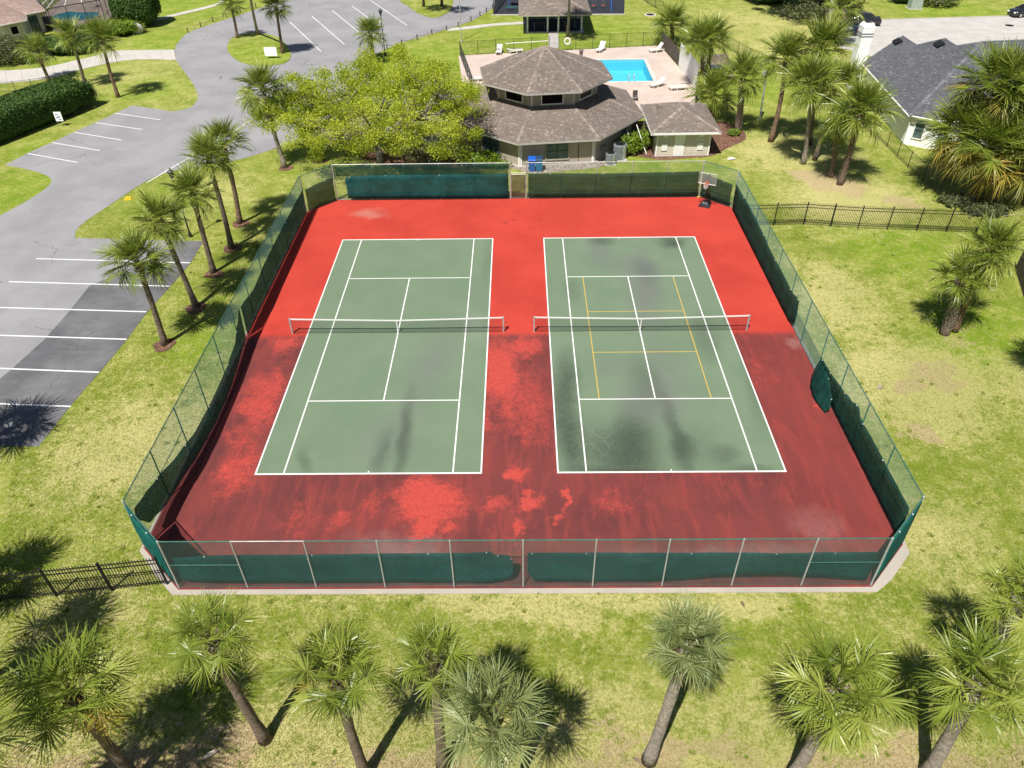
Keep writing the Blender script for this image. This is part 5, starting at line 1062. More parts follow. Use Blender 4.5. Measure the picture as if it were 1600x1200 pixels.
def board_sign(u, v, w, h, z, label, art):
    c = G(u, v); t = thing('lawn_sign', label, 'sign', c, 'small white lawn signs')
    for s in (-1, 1): mb = MB(); mb.tube([(c.x + s * w * .4, c.y, 0), (c.x + s * w * .4, c.y, z + h * .9)], .02, 6); mb.build('stake', 'galv', t)
    mb = MB(); mb.hull8([(c.x - w / 2, c.y - .045, z), (c.x + w / 2, c.y - .045, z), (c.x + w / 2, c.y - .025, z), (c.x - w / 2, c.y - .025, z)], [(c.x - w / 2, c.y - .02, z + h), (c.x + w / 2, c.y - .02, z + h), (c.x + w / 2, c.y, z + h), (c.x - w / 2, c.y, z + h)]); b = mb.build('board', 'stucco', t)
    if art:
        mb = MB()
        for i, (dx, dz, ww, hh) in enumerate(((-.18, .72, .3, .1), (.1, .55, .4, .08), (-.1, .38, .5, .1), (.12, .2, .34, .08))): mb.box((c.x + dx * w, c.y - .052 + .025 * dz, z + dz * h), (ww * w, .006, hh * h))
        mb.build('print', 'bin_teal', b)
board_sign(425, 92, 1.5, 1.0, .35, 'white board sign on the grass island by the road', False); board_sign(97, 197, .72, .9, .5, 'white sign with blue print in front of the long hedge', True)
c = G(201, 311); t = thing('utility_marker', 'small yellow marker slab lying in the grass by the road', 'marker', c); mb = MB(); mb.box((c.x - .12, c.y, .07), (.2, .38, .14), .2); mb.box((c.x + .12, c.y, .07), (.2, .38, .14), .2); mb.build('block', 'yellow', t); mb = MB(); mb.box((c.x, c.y, .02), (.6, .5, .04), .2); mb.build('base', 'yellow', t)
def bin_(c, label, m, lid):
    t = thing('wheeled_bin', label, 'bin', (c.x, c.y, .01), 'wheeled bins at the clubhouse'); w = .3; x, y = c.x, c.y
    mb = MB(); mb.hull8([(x - .23, y - .24, .06), (x + .23, y - .24, .06), (x + .23, y + .24, .06), (x - .23, y + .24, .06)], [(x - .31, y - .36, 1.05), (x + .31, y - .36, 1.05), (x + .31, y + .34, 1.05), (x - .31, y + .34, 1.05)]); mb.build('body', m, t)
    mb = MB(); mb.hull8([(x - .34, y - .4, 1.05), (x + .34, y - .4, 1.05), (x + .34, y + .38, 1.05), (x - .34, y + .38, 1.05)], [(x - .3, y - .34, 1.13), (x + .3, y - .34, 1.13), (x + .3, y + .36, 1.17), (x - .3, y + .36, 1.17)]); mb.build('lid', lid, t)
    for s in (-1, 1): mb = MB(); mb.tube([(x + s * .24, y + .26, .12), (x + s * .3, y + .26, .12)], .12, 12); mb.build('wheel', 'rubber_tyre', t)
    mb = MB(); mb.tube([(x - .25, y + .42, 1.02), (x + .25, y + .42, 1.02)], .02, 6); mb.build('handle', m, t)
bin_(G(831, 267), 'blue wheeled bin by the clubhouse wall, left of the pair', 'bin_blue', 'bin_blue'); bin_(G(842, 266.5), 'teal-blue wheeled bin by the clubhouse wall with dark lid', 'bin_teal', 'bin_dark')
def acunit(c, r, h, label):
    t = thing('condenser_unit', label, 'air conditioner', c, 'air conditioners beside the clubhouse'); mb = MB(); mb.lathe(c, [(r, .08), (r * 1.02, .15), (r * 1.02, h - .1), (r * .9, h)], 20); mb.build('casing', 'bin_grey', t); mb = MB(); mb.lathe(c, [(r * .8, h + .001), (r * .8, h + .03)], 20)
    for k in range(6): a = k * math.pi / 6; mb.tube([(c.x - r * .8 * math.cos(a), c.y - r * .8 * math.sin(a), h + .035), (c.x + r * .8 * math.cos(a), c.y + r * .8 * math.sin(a), h + .035)], .01, 4)
    mb.build('fan_grille', 'black_metal', t); mb = MB(); mb.box((c.x, c.y, .04), (2.3 * r, 2.3 * r, .08)); mb.build('pad', 'concrete', t)
    mb = MB(); n = 8
    for i in range(n): a0 = -1.2 + i * .2; a1 = a0 + .2; q = [(c.x + (r + k) * math.cos(a), c.y + (r + k) * math.sin(a)) for a, k in ((a0, .06), (a1, .06), (a1, .03), (a0, .03))]; mb.prism(q[::-1], .1, h - .05)
    mb.build('pale_side_strip', 'galv', t)  # plain paler curved strip along one side of the casing
acunit(G(953, 256), .42, 1.0, 'small grey air conditioner beside the clubhouse wall'); acunit(G(967, 248), .55, 1.35, 'large grey air conditioner next to the bright shrubs')
# ring buoy and reach pole on the pool fence
c = G(886, 79); t = thing('ring_buoy', 'white ring buoy hung on the pool fence below the tall palm', 'ring buoy', (c.x, c.y - .08, .75)); mb = MB(); mb.tube([(c.x + .34 * math.cos(a), c.y - .08, 1.1 + .34 * math.sin(a)) for a in np.linspace(0, 2 * math.pi, 25)], .1, 8); mb.build('ring', 'plastic_w', t); mb = MB(); mb.tube([(c.x + .46 * math.cos(a), c.y - .08, 1.1 + .46 * math.sin(a)) for a in np.linspace(0, 2 * math.pi, 25)], .012, 4); mb.build('grab_line', 'rope', t)
a, b = G(790, 84, 0), G(856, 81, 0); t = thing('reach_pole', 'long white reaching pole hung level on the pool fence', 'pole', (a.x, a.y - .1, 1.2)); mb = MB(); mb.tube([(a.x, a.y - .1, 1.2), (b.x, b.y - .1, 1.3)], .04, 8); mb.build('shaft', 'white', t)
for f in (.1, .85): mb = MB(); q = a.lerp(b, f); mb.tube([(q.x, q.y, 1.22), (q.x, q.y - .16, 1.22), (q.x, q.y - .16, 1.32)], .015, 4); mb.build('hook', 'black_metal', t)
def rope_fence(label, px):
    P = pxs(px); t = thing('rope_fence', label, 'rope fence', P[0], 'low rope fences along the road')
    for p in P: mb = MB(); mb.lathe(p, [(.075, 0), (.07, .6), (.04, .66)], 8); mb.build('post', 'wood_dark', t)
    for a, b in zip(P[:-1], P[1:]): mb = MB(); mb.tube([a.lerp(b, k / 8) + Vector((0, 0, .52 - .28 * math.sin(math.pi * k / 8))) for k in range(9)], .025, 5); mb.build('rope', 'rope', t)
rope_fence('low rope fence on posts beside the road above the big tree', [(605, 77), (628, 70), (652, 62), (675, 54), (698, 48)]); rope_fence('low rope fence on posts curving along the road towards the playground', [(716, 42), (736, 33), (750, 25), (760, 19), (770, 13)]); rope_fence('low rope fence along the far bend of the road at left', [(294, 51), (314, 42), (333, 34), (354, 27), (376, 19), (400, 12)])
c = G(1428, 13); t = thing('utility_box', 'pale green utility box on the lawn beyond the driveway', 'utility box', c); mb = MB(); mb.hull8([(c.x - .8, c.y - .7, .05), (c.x + .8, c.y - .7, .05), (c.x + .8, c.y + .7, .05), (c.x - .8, c.y + .7, .05)], [(c.x - .75, c.y - .55, 1.3), (c.x + .75, c.y - .55, 1.3), (c.x + .75, c.y + .65, 1.4), (c.x - .75, c.y + .65, 1.4)]); mb.build('cabinet', concrete('box_green', (.33, .38, .33), .1), t); mb = MB(); mb.box((c.x, c.y, .03), (1.9, 1.7, .06)); mb.build('pad', 'concrete', t)
for (u, v, lab) in ((1577, 40, 'round iron manhole cover in the far driveway'), (1016, 23, 'round iron drain cover in the lawn behind the pool')):
    c = G(u, v); t = thing('manhole_cover', lab, 'manhole cover', (c.x, c.y, .015), 'iron covers'); mb = MB(); mb.lathe((c.x, c.y, .016), [(.55, 0), (.55, .02), (.5, .03)], 20); mb.build('lid', 'black_metal', t); mb = MB(); mb.lathe((c.x, c.y, .001), [(.85, 0), (.85, .014)], 20); mb.build('surround', 'concrete', t)
def dropped(u, v, L, w, rz, m, label, name, cat):
    c = G(u, v); ca, sa = math.cos(rz), math.sin(rz); mb = MB(); N = 5; vs = []
    for i in range(N): f = i / (N - 1); x = (f - .5) * L; ww = w * math.sin(math.pi * (.12 + .8 * f)); z = .03 + .08 * math.sin(math.pi * f); vs += [(c.x + ca * x - sa * ww, c.y + sa * x + ca * ww, z), (c.x + ca * x, c.y + sa * x, z - .02), (c.x + ca * x + sa * ww, c.y + sa * x - ca * ww, z)]
    mb.add(vs, [(i * 3 + k, (i + 1) * 3 + k, (i + 1) * 3 + k + 1, i * 3 + k + 1) for i in range(N - 1) for k in range(2)]); o = mb.build(name, m, None); o.modifiers.new('thickness', 'SOLIDIFY').thickness = .01; tag(o, label, cat)
dropped(1160, 945, .28, .05, 1.9, 'trunk_r', 'small rust-brown fallen leaf on the grass below the near fence', 'fallen_leaf', 'leaf'); dropped(995, 1190, .4, .05, 2.4, 'boot', 'brown dead frond base beside the grey palm trunk', 'fallen_frond_base', 'debris')
dropped(281, 1133, .28, .05, .2, 'boot_w', 'short pale frond base lying on the lawn between two near palms', 'fallen_frond_base', 'debris'); dropped(330, 1180, .6, .09, .6, 'boot_w', 'longer pale frond base lying near the bottom edge of the lawn', 'fallen_frond_base', 'debris'); dropped(1143, 249, .7, .25, .1, 'white', 'pale flat stone in the grass beside the pump house', 'flat_stone', 'stone'); dropped(1375, 606, .35, .14, .3, 'boot_w', 'small pale stone in the dry grass right of the court', 'flat_stone', 'stone')
dropped(1093, 309, .55, .1, .05, 'yellow', 'small yellow pad on the court edge behind the basketball hoop', 'yellow_pad', 'pad')

# ================================================================== PALMS
def frond_mesh(kind, seed, mat):
    r = random.Random(seed); mb = MB(); droop, lp = {0: (.10, .75), 1: (.26, .85), 2: (.5, .85), 3: (.95, .7)}[kind]
    Lb = r.uniform(.92, 1.12); N = 34
    pet = [Vector((lp * t, 0, .12 * math.sin(t * 2) - droop * .12 * t * t)) for t in (0, .35, .7, 1)]
    for a, b in zip(pet[:-1], pet[1:]): w = .022; mb.add([a + Vector((0, -w, 0)), b + Vector((0, -w * .7, 0)), b + Vector((0, w * .7, 0)), a + Vector((0, w, 0))], [(0, 1, 2, 3)], .75); mb.add([a + Vector((0, 0, -w)), b + Vector((0, 0, -w * .7)), b + Vector((0, 0, w * .7)), a + Vector((0, 0, w))], [(0, 1, 2, 3)], .7)
    H = pet[-1]; base_tone = r.uniform(.2, .6)
    for i in range(N):
        f = (i + .5) / N * 2 - 1; ph = f * R(128) + r.uniform(-.08, .08); L = Lb * (1 - .28 * f * f) * r.uniform(.85, 1.08)
        k = .34 * (1 - abs(f)) ** 1.2; st = H + Vector((k, 0, -droop * .5 * k * k)); fold = .32 * abs(math.sin(ph)); d = Vector((math.cos(ph), math.sin(ph), fold)).normalized()
        side = Vector((-math.sin(ph), math.cos(ph), r.uniform(-1.1, 1.1))).normalized(); dr = droop * r.uniform(.5, 1.7); tone = min(1, max(0, base_tone + r.uniform(-.3, .4)))
        P = []; 
        for s in (0, .3, .55, .8, 1): P.append(st + d * (L * s) + Vector((0, 0, -dr * .75 * (L * s) ** 2.2)) + side * (r.uniform(-.03, .03) * s))
        wd = [.010, .023, .021, .012, .0015]
        tw = r.uniform(-.6, .6); vs = []
        for p, w in zip(P, wd): vs += [p - side * w, p + side * w]
        mb.add(vs, [(j * 2, j * 2 + 2, j * 2 + 3, j * 2 + 1) for j in range(4)], tone)
    return mb.mesh('frond', MAT[mat])
FM = {}
def get_frond(kind, mat):
    k = (kind, random.randrange(4), mat)
    if k not in FM: FM[k] = frond_mesh(kind, kind * 37 + k[1] * 11, mat)
    return FM[k]
def palm(base, crown, label, scale=1.0, n=34, mat='frond', r=.17, trunk='trunk', boots=.5, dead=0, h=None, yellow=0, curve=None, group='cabbage palms', bootm='boot', skirt=0, spread=1.0):
    b = G(*base); hh = h or HT(base[0], base[1], crown[1]); c = G(crown[0], crown[1], hh); top = c - Vector((0, 0, .25))
    t = thing('palm_tree', label, 'palm', b, group)
    mb = MB(); d = top - b; lat = Vector((d.x, d.y, 0)); cv = curve if curve is not None else random.uniform(-.25, .25)
    pts = []; rad = []
    for i in range(11):
        s = i / 10; pts.append(b + Vector((lat.x * s ** 1.25, lat.y * s ** 1.25, d.z * s)) + Vector((cv * math.sin(math.pi * s) * .6, 0, 0))); rad.append(r * (1.0 + .5 * math.exp(-s * 9) + .06 * math.sin(i * 2.3)) * (1 - .12 * s))
    pts[0] = pts[0] - Vector((0, 0, .08)); mb.tube(pts, rad, 12); mb.build('trunk', trunk, t, smooth=True)
    # leaf bases left on the trunk
    mb = MB(); nb = int(26 + 190 * max(0, boots - .5)) if boots > .5 else int(26 * boots / .5)
    span = .75 if boots <= .5 else d.z * boots
    for i in range(nb):
        z = 1 - (i / max(1, nb)) * span / d.z; s = z * 10; k = min(9, max(0, int(s))); p = pts[k].lerp(pts[k + 1], s - k); a = i * 2.4 + random.uniform(-.2, .2); o = Vector((math.cos(a), math.sin(a), 0)); sd_ = Vector((-o.y, o.x, 0)); q = p + o * r * .85; L = random.uniform(.18, .34); tip = q + o * L * .5 + Vector((0, 0, L)); w = random.uniform(.045, .07)
        mb.add([q - sd_ * w, q + sd_ * w, q + o * .05 - Vector((0, 0, .08)), tip - sd_ * w * .55, tip + sd_ * w * .55, tip + o * .03], [(0, 2, 5, 3), (2, 1, 4, 5), (1, 0, 3, 4), (3, 5, 4)])
    mb.build('leaf_bases', bootm, t, 'stuff')
    ph = random.random() * 6
    for i in range(n):
        f = i / (n - 1); el = R(82) - (f ** .85) * R(118) * spread + random.uniform(-.12, .12); az = ph + i * 2.39996 + random.uniform(-.25, .25)
        kind = 0 if f < .2 else 1 if f < .55 else 2 if f < .85 else 3
        m = mat
        if yellow and f > 1 - yellow: m = 'frond_y'
        if dead and i >= n - dead: m = 'frond_dead'; el = R(-62) + random.uniform(-.2, .2); kind = 3
        if i % 4 == 3 and f > .3 and n > 33: continue
        o = link('frond', get_frond(kind, m), t, top + Vector((math.cos(az), math.sin(az), 0)) * .07 + Vector((0, 0, .18 * (1 - f))) - b); o.rotation_mode = 'XYZ'; o.rotation_euler = (Matrix.Rotation(az, 3, 'Z') @ Matrix.Rotation(-el, 3, 'Y') @ Matrix.Rotation(random.uniform(-.5, .5), 3, 'X')).to_euler()
        s = scale * random.uniform(.88, 1.1) * (.8 if f < .08 else 1); o.scale = (s, s, s)
    return t
row = 'palms in a row between car park and court'
palm((258, 538), (213, 407), 'nearest palm of the row beside the car park', 1.0, 42, boots=.4, trunk='trunk', group=row)
palm((307, 480), (249, 343), 'second palm from the front in the row beside the car park', 1.0, 42, group=row); palm((334, 426), (299, 300), 'third palm from the front in the row beside the car park', .95, 42, group=row)
palm((362, 388), (324, 248), 'fourth palm from the front in the row, behind the lamp post', 1.0, 42, group=row); palm((375, 349), (347, 222), 'farthest palm of the row beside the car park, reddish trunk', 1.0, 42, trunk='trunk_r', group=row)
palm((446, 262), (410, 138), 'tall palm at the left edge of the big leafy tree', 1.2, 44, boots=.55, trunk='trunk_g')
palm((586, 96), (578, 52), 'bushy palm standing behind the big leafy tree by the lamp post', 1.15, 36, boots=.7, skirt=1)
palm((371, 60), (360, 4), 'palm at the far end of the grass island', 1.05, 30, trunk='trunk_r'); palm((403, 54), (386, -40), 'tall bare palm trunk in the middle of the grass island, crown above the picture', 1.1, 30, trunk='trunk_g', h=9.2)
palm((442, 84), (431, 10), 'palm beside the white board sign on the grass island', 1.05, 32, trunk='trunk_r')
palm((662, 11), (652, -70), 'left palm trunk on the grass island at the top edge', 1.1, 26, h=7.5); palm((690, 9), (690, -65), 'right palm trunk on the grass island at the top edge', 1.1, 26, h=7.2)
palm((185, 152), (158, 58), 'palm on the lawn nearest the road bend, right of three', 1.15, 36, trunk='trunk_r', boots=.5); palm((133, 134), (110, 58), 'middle of three palms behind the long hedge', 1.15, 36, boots=.4); palm((77, 126), (57, 76), 'left of three palms behind the long hedge with orange dead frond', 1.05, 30, dead=2)
palm((887, 57), (889, -60), 'tall straight palm in front of the picnic pavilion', 1.3, 30, trunk='trunk_g', h=9.3)
palm((1050, 70), (1050, 36), 'short palm behind the far right corner of the pool deck', 1.5, 44, boots=.8)
palm((1095, 138), (1096, 62), 'left palm of the close pair by the white screen', 1.3, 44, trunk='trunk_r', boots=.7); palm((1104, 132), (1113, 58), 'right palm of the close pair by the white screen', 1.3, 44, boots=.7)
palm((1111, 183), (1116, 146), 'short bushy palm behind the pump house', 1.4, 44, boots=.8); palm((1152, 206), (1161, 118), 'palm with thick rough trunk in the mulch by the pump house', 1.25, 44, boots=.95, r=.24, bootm='boot_w', curve=.1)
palm((1204, 221), (1229, 92), 'leaning palm with smooth trunk right of the pole', 1.35, 46, trunk='trunk_r', boots=.3, curve=.3, r=.2)
cl_ = 'palms clustered on the lawn left of the grey house'
palm((1265, 226), (1283, 74), 'tallest palm of the cluster left of the chimney', 1.4, 50, trunk='trunk', group=cl_); palm((1255, 256), (1268, 130), 'front left palm of the cluster with pale straight trunk', 1.35, 50, trunk='trunk_g', boots=.3, group=cl_); palm((1273, 250), (1318, 138), 'palm leaning right in the middle of the cluster', 1.35, 46, group=cl_)
palm((1297, 276), (1308, 202), 'small palm low in the cluster with few fronds', .9, 26, boots=.6, group=cl_); palm((1312, 288), (1345, 172), 'front right palm of the cluster with rough dark trunk', 1.4, 52, boots=.95, r=.2, group=cl_)
palm((1315, 70), (1320, 10), 'palm at the left end of the far driveway', 1.35, 34, boots=.6, bootm='boot_w')
cr_ = 'big yellowing palm clump beside the grey house'
for bs, cw, lab, sc, dd in [((1540, 300), (1562, 132), 'tallest palm of the yellowing clump beside the grey house', 1.45, 6), ((1528, 300), (1508, 205), 'left palm of the yellowing clump in front of the bay window', 1.35, 4), ((1556, 318), (1552, 228), 'middle palm of the yellowing clump with brown skirt', 1.4, 9), ((1600, 320), (1598, 250), 'low palm of the yellowing clump at the right edge', 1.4, 6), ((1585, 290), (1592, 172), 'right palm of the yellowing clump under the tallest crown', 1.4, 5)]:
    palm(bs, cw, lab, sc * 1.18, 62, boots=.7, dead=dd // 2, yellow=.36, group=cr_, spread=1.15)
pr = 'pair of palms on the right lawn'
palm((1475, 521), (1503, 432), 'shorter palm of the right lawn pair with rough bleached trunk', .9, 40, boots=.95, r=.22, bootm='boot_w', group=pr); palm((1491, 517), (1552, 388), 'taller palm of the right lawn pair leaning right', 1.05, 44, trunk='trunk_r', boots=.35, group=pr, curve=-.1)
fr_ = 'palms along the near edge of the lawn'
palm((215, 1220), (108, 1078), 'nearest palm at the bottom left corner of the lawn', .92, 27, boots=.35, group=fr_, curve=-.15, yellow=.2, dead=2); palm((415, 1156), (326, 990), 'palm below the near left fence corner with slanting trunk', .68, 24, boots=.3, group=fr_, curve=-.2, dead=1, spread=1.05)
palm((572, 1212), (522, 1050), 'full palm below the near fence, second from the left corner palms', .82, 24, boots=.3, group=fr_, curve=-.1, yellow=.25, dead=1, spread=1.1); palm((692, 1196), (678, 1022), 'palm with pale collar below the torn windscreen', .66, 22, boots=.4, bootm='boot_w', group=fr_, spread=.85)
palm((795, 1275), (769, 1112), 'low bushy palm at the bottom centre overlapping its neighbour', .84, 26, mat='frond_g', group=fr_); palm((1014, 1188), (1076, 1000), 'grey-green palm with smooth grey leaning trunk at bottom centre right', .66, 26, mat='frond_g', trunk='trunk_g', boots=.25, dead=1, spread=.95, group=fr_, curve=.1, r=.19)
palm((1232, 1222), (1312, 1070), 'glossy palm at the bottom right with pale sloping trunk', .95, 26, trunk='trunk_g', boots=.5, bootm='boot_w', group=fr_, r=.19, spread=1.12, yellow=.12); palm((1448, 1212), (1537, 1063), 'palm at the bottom right corner with thick leaning trunk', .88, 24, trunk='trunk_g', boots=.3, group=fr_, r=.21)
palm((1512, 1085), (1600, 930), 'palm at the right edge with bleached rough trunk top', .8, 24, boots=.6, r=.21, bootm='boot_w', trunk='trunk_g', group=fr_)
off_ = 'palms just outside the picture casting shadows'
palm((-95, 1110), (-165, 960), 'palm beyond the left edge whose shadow falls beside the picket fence', 1.2, 34, group=off_); palm((-60, 1310), (-160, 1180), 'palm beyond the bottom left corner casting a long trunk shadow', 1.3, 34, h=8.5, group=off_); palm((-130, 1000), (-240, 850), 'palm beyond the left edge shading the lawn above the picket fence', 1.2, 34, group=off_)
palm((1650, 610), (1710, 480), 'palm beyond the right edge shading the lawn', 1.1, 32, group=off_); palm((-115, 735), (-185, 585), 'palm beyond the left edge shading the parking bay', 1.2, 32, group=off_)

# ================================================================== TREES, HEDGES, SHRUBS
def leaf_quads(C, size, nrm=None, asp=.55):
    N = len(C); a = rng.normal(size=(N, 3)); 
    if nrm is not None: a = nrm * .8 + a * .55
    a /= np.linalg.norm(a, axis=1)[:, None]; b = np.cross(a, rng.normal(size=(N, 3))); b /= np.linalg.norm(b, axis=1)[:, None]; c = np.cross(a, b); s = size * rng.uniform(.6, 1.3, N)[:, None]
    return np.stack([C - b * s, C - c * s * asp, C + b * s, C + c * s * asp], 1)
def tree(base, crown, rad, label, n_cl=110, per=240, leaf=.13, cl_r=.95, mat='leaf_oak', trunk_r=.28, limbs=6, fork=1.6, name='broadleaf_tree', cat='tree', hollow=.45, cats=None):
    b = Vector(base); cc = Vector(crown); rd = np.array(rad); t = thing(name, label, cat, b)
    pts = []
    while len(pts) < n_cl:
        p = rng.uniform(-1, 1, 3); l = np.linalg.norm(p)
        if hollow < l < 1 and (p[2] > -.75): pts.append(Vector(tuple(p * rd * (1 + .12 * math.sin(5 * p[0] + 3 * p[1])))) + cc)
    fk = b + Vector((0, 0, fork)); mb = MB(); mb.tube([b - Vector((0, 0, .1)), b.lerp(fk, .3) + Vector((.05, 0, 0)), fk], [trunk_r * 1.35, trunk_r, trunk_r * .9], 10); mb.build('trunk', 'bark', t, smooth=True)
    mb = MB(); groups = {}
    for p in pts: a = math.atan2(p.y - cc.y, p.x - cc.x); groups.setdefault(int((a + math.pi) / (2 * math.pi) * limbs) % limbs, []).append(p)
    for g in groups.values():
        m = sum(g, Vector()) / len(g); n1 = fk.lerp(m, .5) + Vector((0, 0, .2)); mb.tube([fk, fk.lerp(n1, .5) + Vector(tuple(rng.normal(size=3) * .2)), n1], [trunk_r * .62, trunk_r * .5, trunk_r * .38], 7)
        half = {}
        for p in g: half.setdefault((p.z > m.z, (p - m).dot(Vector((-(m.y - b.y), m.x - b.x, 0))) > 0), []).append(p)
        for sub in half.values():
            m2 = sum(sub, Vector()) / len(sub); n2 = n1.lerp(m2, .6); mb.tube([n1, n1.lerp(n2, .5) + Vector(tuple(rng.normal(size=3) * .15)), n2], [trunk_r * .34, trunk_r * .26, trunk_r * .2], 6)
            for p in sub: mb.tube([n2, n2.lerp(p, .5) + Vector(tuple(rng.normal(size=3) * .2)), p], [trunk_r * .17, trunk_r * .1, .012], 5)
    mb.build('limbs', 'bark', t, smooth=True)
    P = np.array([tuple(p) for p in pts]); C = np.repeat(P, per, 0); dl = rng.normal(size=C.shape); dl /= np.linalg.norm(dl, axis=1)[:, None]; dl *= (rng.uniform(0, 1, len(C)) ** .5)[:, None] * cl_r * np.repeat(rng.uniform(.55, 1.35, len(P)), per)[:, None]; dl[:, 2] *= .6; C = C + dl
    tone = np.clip(np.repeat(rng.uniform(.15, .75, len(P)), per) + rng.normal(0, .16, len(C)), 0, 1); Q = leaf_quads(C, leaf)
    o = link('crown', quads_mesh('crown', Q, MAT[mat], tone, tuple(b)), t); return t
tree(G(594, 254), (-3.6, 26.4, 4.8), (9.3, 7.1, 3.9), 'wide airy tree with bright green spring leaves behind the far court fence', 230, 290, .085, 1.05, trunk_r=.3, limbs=7)
tree(G(501, 252), (-11.6, 26.8, 4.6), (3.4, 3.2, 2.3), 'smaller leafy tree with slim grey trunk left of the wide tree', 60, 280, .085, .9, trunk_r=.15, limbs=5, fork=2.3, hollow=.3)
tree(G(1293, 46), (46.5, 74, 10.5), (7, 6, 3.2), 'dark spreading tree above the top edge near the far driveway', 90, 220, .22, 1.5, 'leaf_oak2', .4, 6, 6.5)
tree(G(1215, -22), (37.5, 96, 5.5), (6, 5, 3.5), 'dark tree on the far lawn beyond the top edge', 70, 220, .22, 1.5, 'leaf_oak2', .35, 6, 3)
def bush(c, rad, label, n, leaf, mat, name='shrub', cat='shrub', power=2.0, asp=.5, loose=.12, stem=True, rz=0, core=True, group=None):
    t = thing(name, label, cat, (c[0], c[1], 0), group); rx, ry, rz_ = rad; ca, sa = math.cos(rz), math.sin(rz)
    d = rng.normal(size=(n, 3)); d[:, 2] = np.abs(d[:, 2]) * 1.1 - .25; k = (np.abs(d) ** power).sum(1) ** (-1 / power); S = d * k[:, None]
    nr = np.sign(S) * np.abs(S) ** (power - 1) / np.array([rx, ry, rz_]); nr /= np.linalg.norm(nr, axis=1)[:, None] + 1e-9
    wob = 1 + loose * .6 * np.sin(S[:, 0] * 7 + 1) * np.sin(S[:, 1] * 6) + rng.normal(0, loose * .5, n); S = S * wob[:, None]
    z0 = rz_ * .48; Pp = S * np.array([rx, ry, rz_ * .52]); Pp[:, 2] = np.maximum(Pp[:, 2] + z0, .03)
    rot = lambda A: np.stack([A[:, 0] * ca - A[:, 1] * sa, A[:, 0] * sa + A[:, 1] * ca, A[:, 2]], 1); Pp = rot(Pp); nr = rot(nr)
    tone = np.clip(.45 + rng.normal(0, .25, n) + .2 * np.sin(Pp[:, 0] * 2.1) * np.cos(Pp[:, 1] * 1.7), 0, 1)
    link('foliage', quads_mesh('foliage', leaf_quads(Pp, leaf, nr, asp), MAT[mat], tone), t)
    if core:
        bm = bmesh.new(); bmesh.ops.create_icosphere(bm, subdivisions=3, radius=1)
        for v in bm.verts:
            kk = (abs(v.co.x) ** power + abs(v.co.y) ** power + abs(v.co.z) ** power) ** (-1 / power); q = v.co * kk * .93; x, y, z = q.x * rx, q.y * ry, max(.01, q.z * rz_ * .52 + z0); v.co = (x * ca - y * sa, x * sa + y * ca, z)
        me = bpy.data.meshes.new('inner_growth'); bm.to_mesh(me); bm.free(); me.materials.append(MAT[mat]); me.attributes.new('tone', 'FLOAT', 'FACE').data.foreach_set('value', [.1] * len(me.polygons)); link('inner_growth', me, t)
    else:
        mb = MB()
        for i in range(9): a = i * 2.4; mb.tube([(c[0] + .06 * math.cos(a), c[1] + .06 * math.sin(a), 0), (c[0] + rx * .3 * math.cos(a), c[1] + ry * .3 * math.sin(a), rz_ * .4), (c[0] + rx * .7 * math.cos(a), c[1] + ry * .7 * math.sin(a), rz_ * .75)], [.03, .022, .008], 5)
        mb.build('stems', 'bark', t)
    return t
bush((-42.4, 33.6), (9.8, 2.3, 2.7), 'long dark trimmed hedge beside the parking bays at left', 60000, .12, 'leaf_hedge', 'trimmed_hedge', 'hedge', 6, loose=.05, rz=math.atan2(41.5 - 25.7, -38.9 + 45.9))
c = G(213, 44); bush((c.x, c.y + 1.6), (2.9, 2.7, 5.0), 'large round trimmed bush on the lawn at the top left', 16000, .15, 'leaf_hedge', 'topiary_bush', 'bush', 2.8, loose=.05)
def sb(u, v, rad, label, n, leaf, mat, **k): c = G(u, v); bush((c.x, c.y), rad, label, n, leaf, mat, **k)
sb(984, 240, (.95, .8, 1.5), 'bright leafy shrub beside the large air conditioner', 1400, .17, 'leaf_shrub', asp=.3, loose=.35, core=False); sb(1003, 232, (.9, .8, 1.5), 'bright leafy shrub against the pump house corner', 1300, .17, 'leaf_shrub', asp=.3, loose=.35, core=False)
sb(752, 258, (1.5, .9, 1.1), 'low olive shrub under the left clubhouse window', 1600, .12, 'leaf_shrub', loose=.3, core=False); sb(720, 252, (1.6, 1.2, 1.6), 'dark loose shrub between the wide tree and clubhouse', 1600, .13, 'leaf_olive', loose=.35, core=False); sb(672, 256, (1.8, 1.2, 1.3), 'brownish loose shrub in the mulch under the wide tree', 1500, .12, 'leaf_olive', loose=.35, core=False)
sb(780, 262, (.9, .5, .6), 'small green shrub at the clubhouse kerb', 600, .1, 'leaf_shrub', loose=.3, core=False)
sb(16, 98, (2.8, 2.0, 2.6), 'olive spiky shrub in front of the pink-roofed house', 5000, .22, 'leaf_olive', asp=.25, loose=.35, core=False); sb(108, 82, (3.2, 2.0, 2.0), 'dark rounded bush behind the three palms', 7000, .16, 'leaf_hedge', loose=.12)
sb(135, 78, (2.2, 1.6, 2.0), 'green bush by the footpath right of the dark bush', 3500, .16, 'leaf_olive', loose=.2); sb(172, 56, (2.8, 1.6, 1.6), 'yellow-green shrub beside the pool cage', 4200, .2, 'leaf_shrub', asp=.35, loose=.3); sb(198, 52, (2.0, 1.4, 1.5), 'bright shrub at the foot of the large round bush', 2600, .2, 'leaf_shrub', asp=.35, loose=.3); sb(145, 58, (2.2, 1.4, 1.3), 'dark green shrub along the pool cage wall', 2600, .18, 'leaf_hedge', loose=.25); sb(85, 76, (2.0, 1.4, 1.4), 'dark shrub in front of the house corner', 2600, .18, 'leaf_olive', loose=.25)
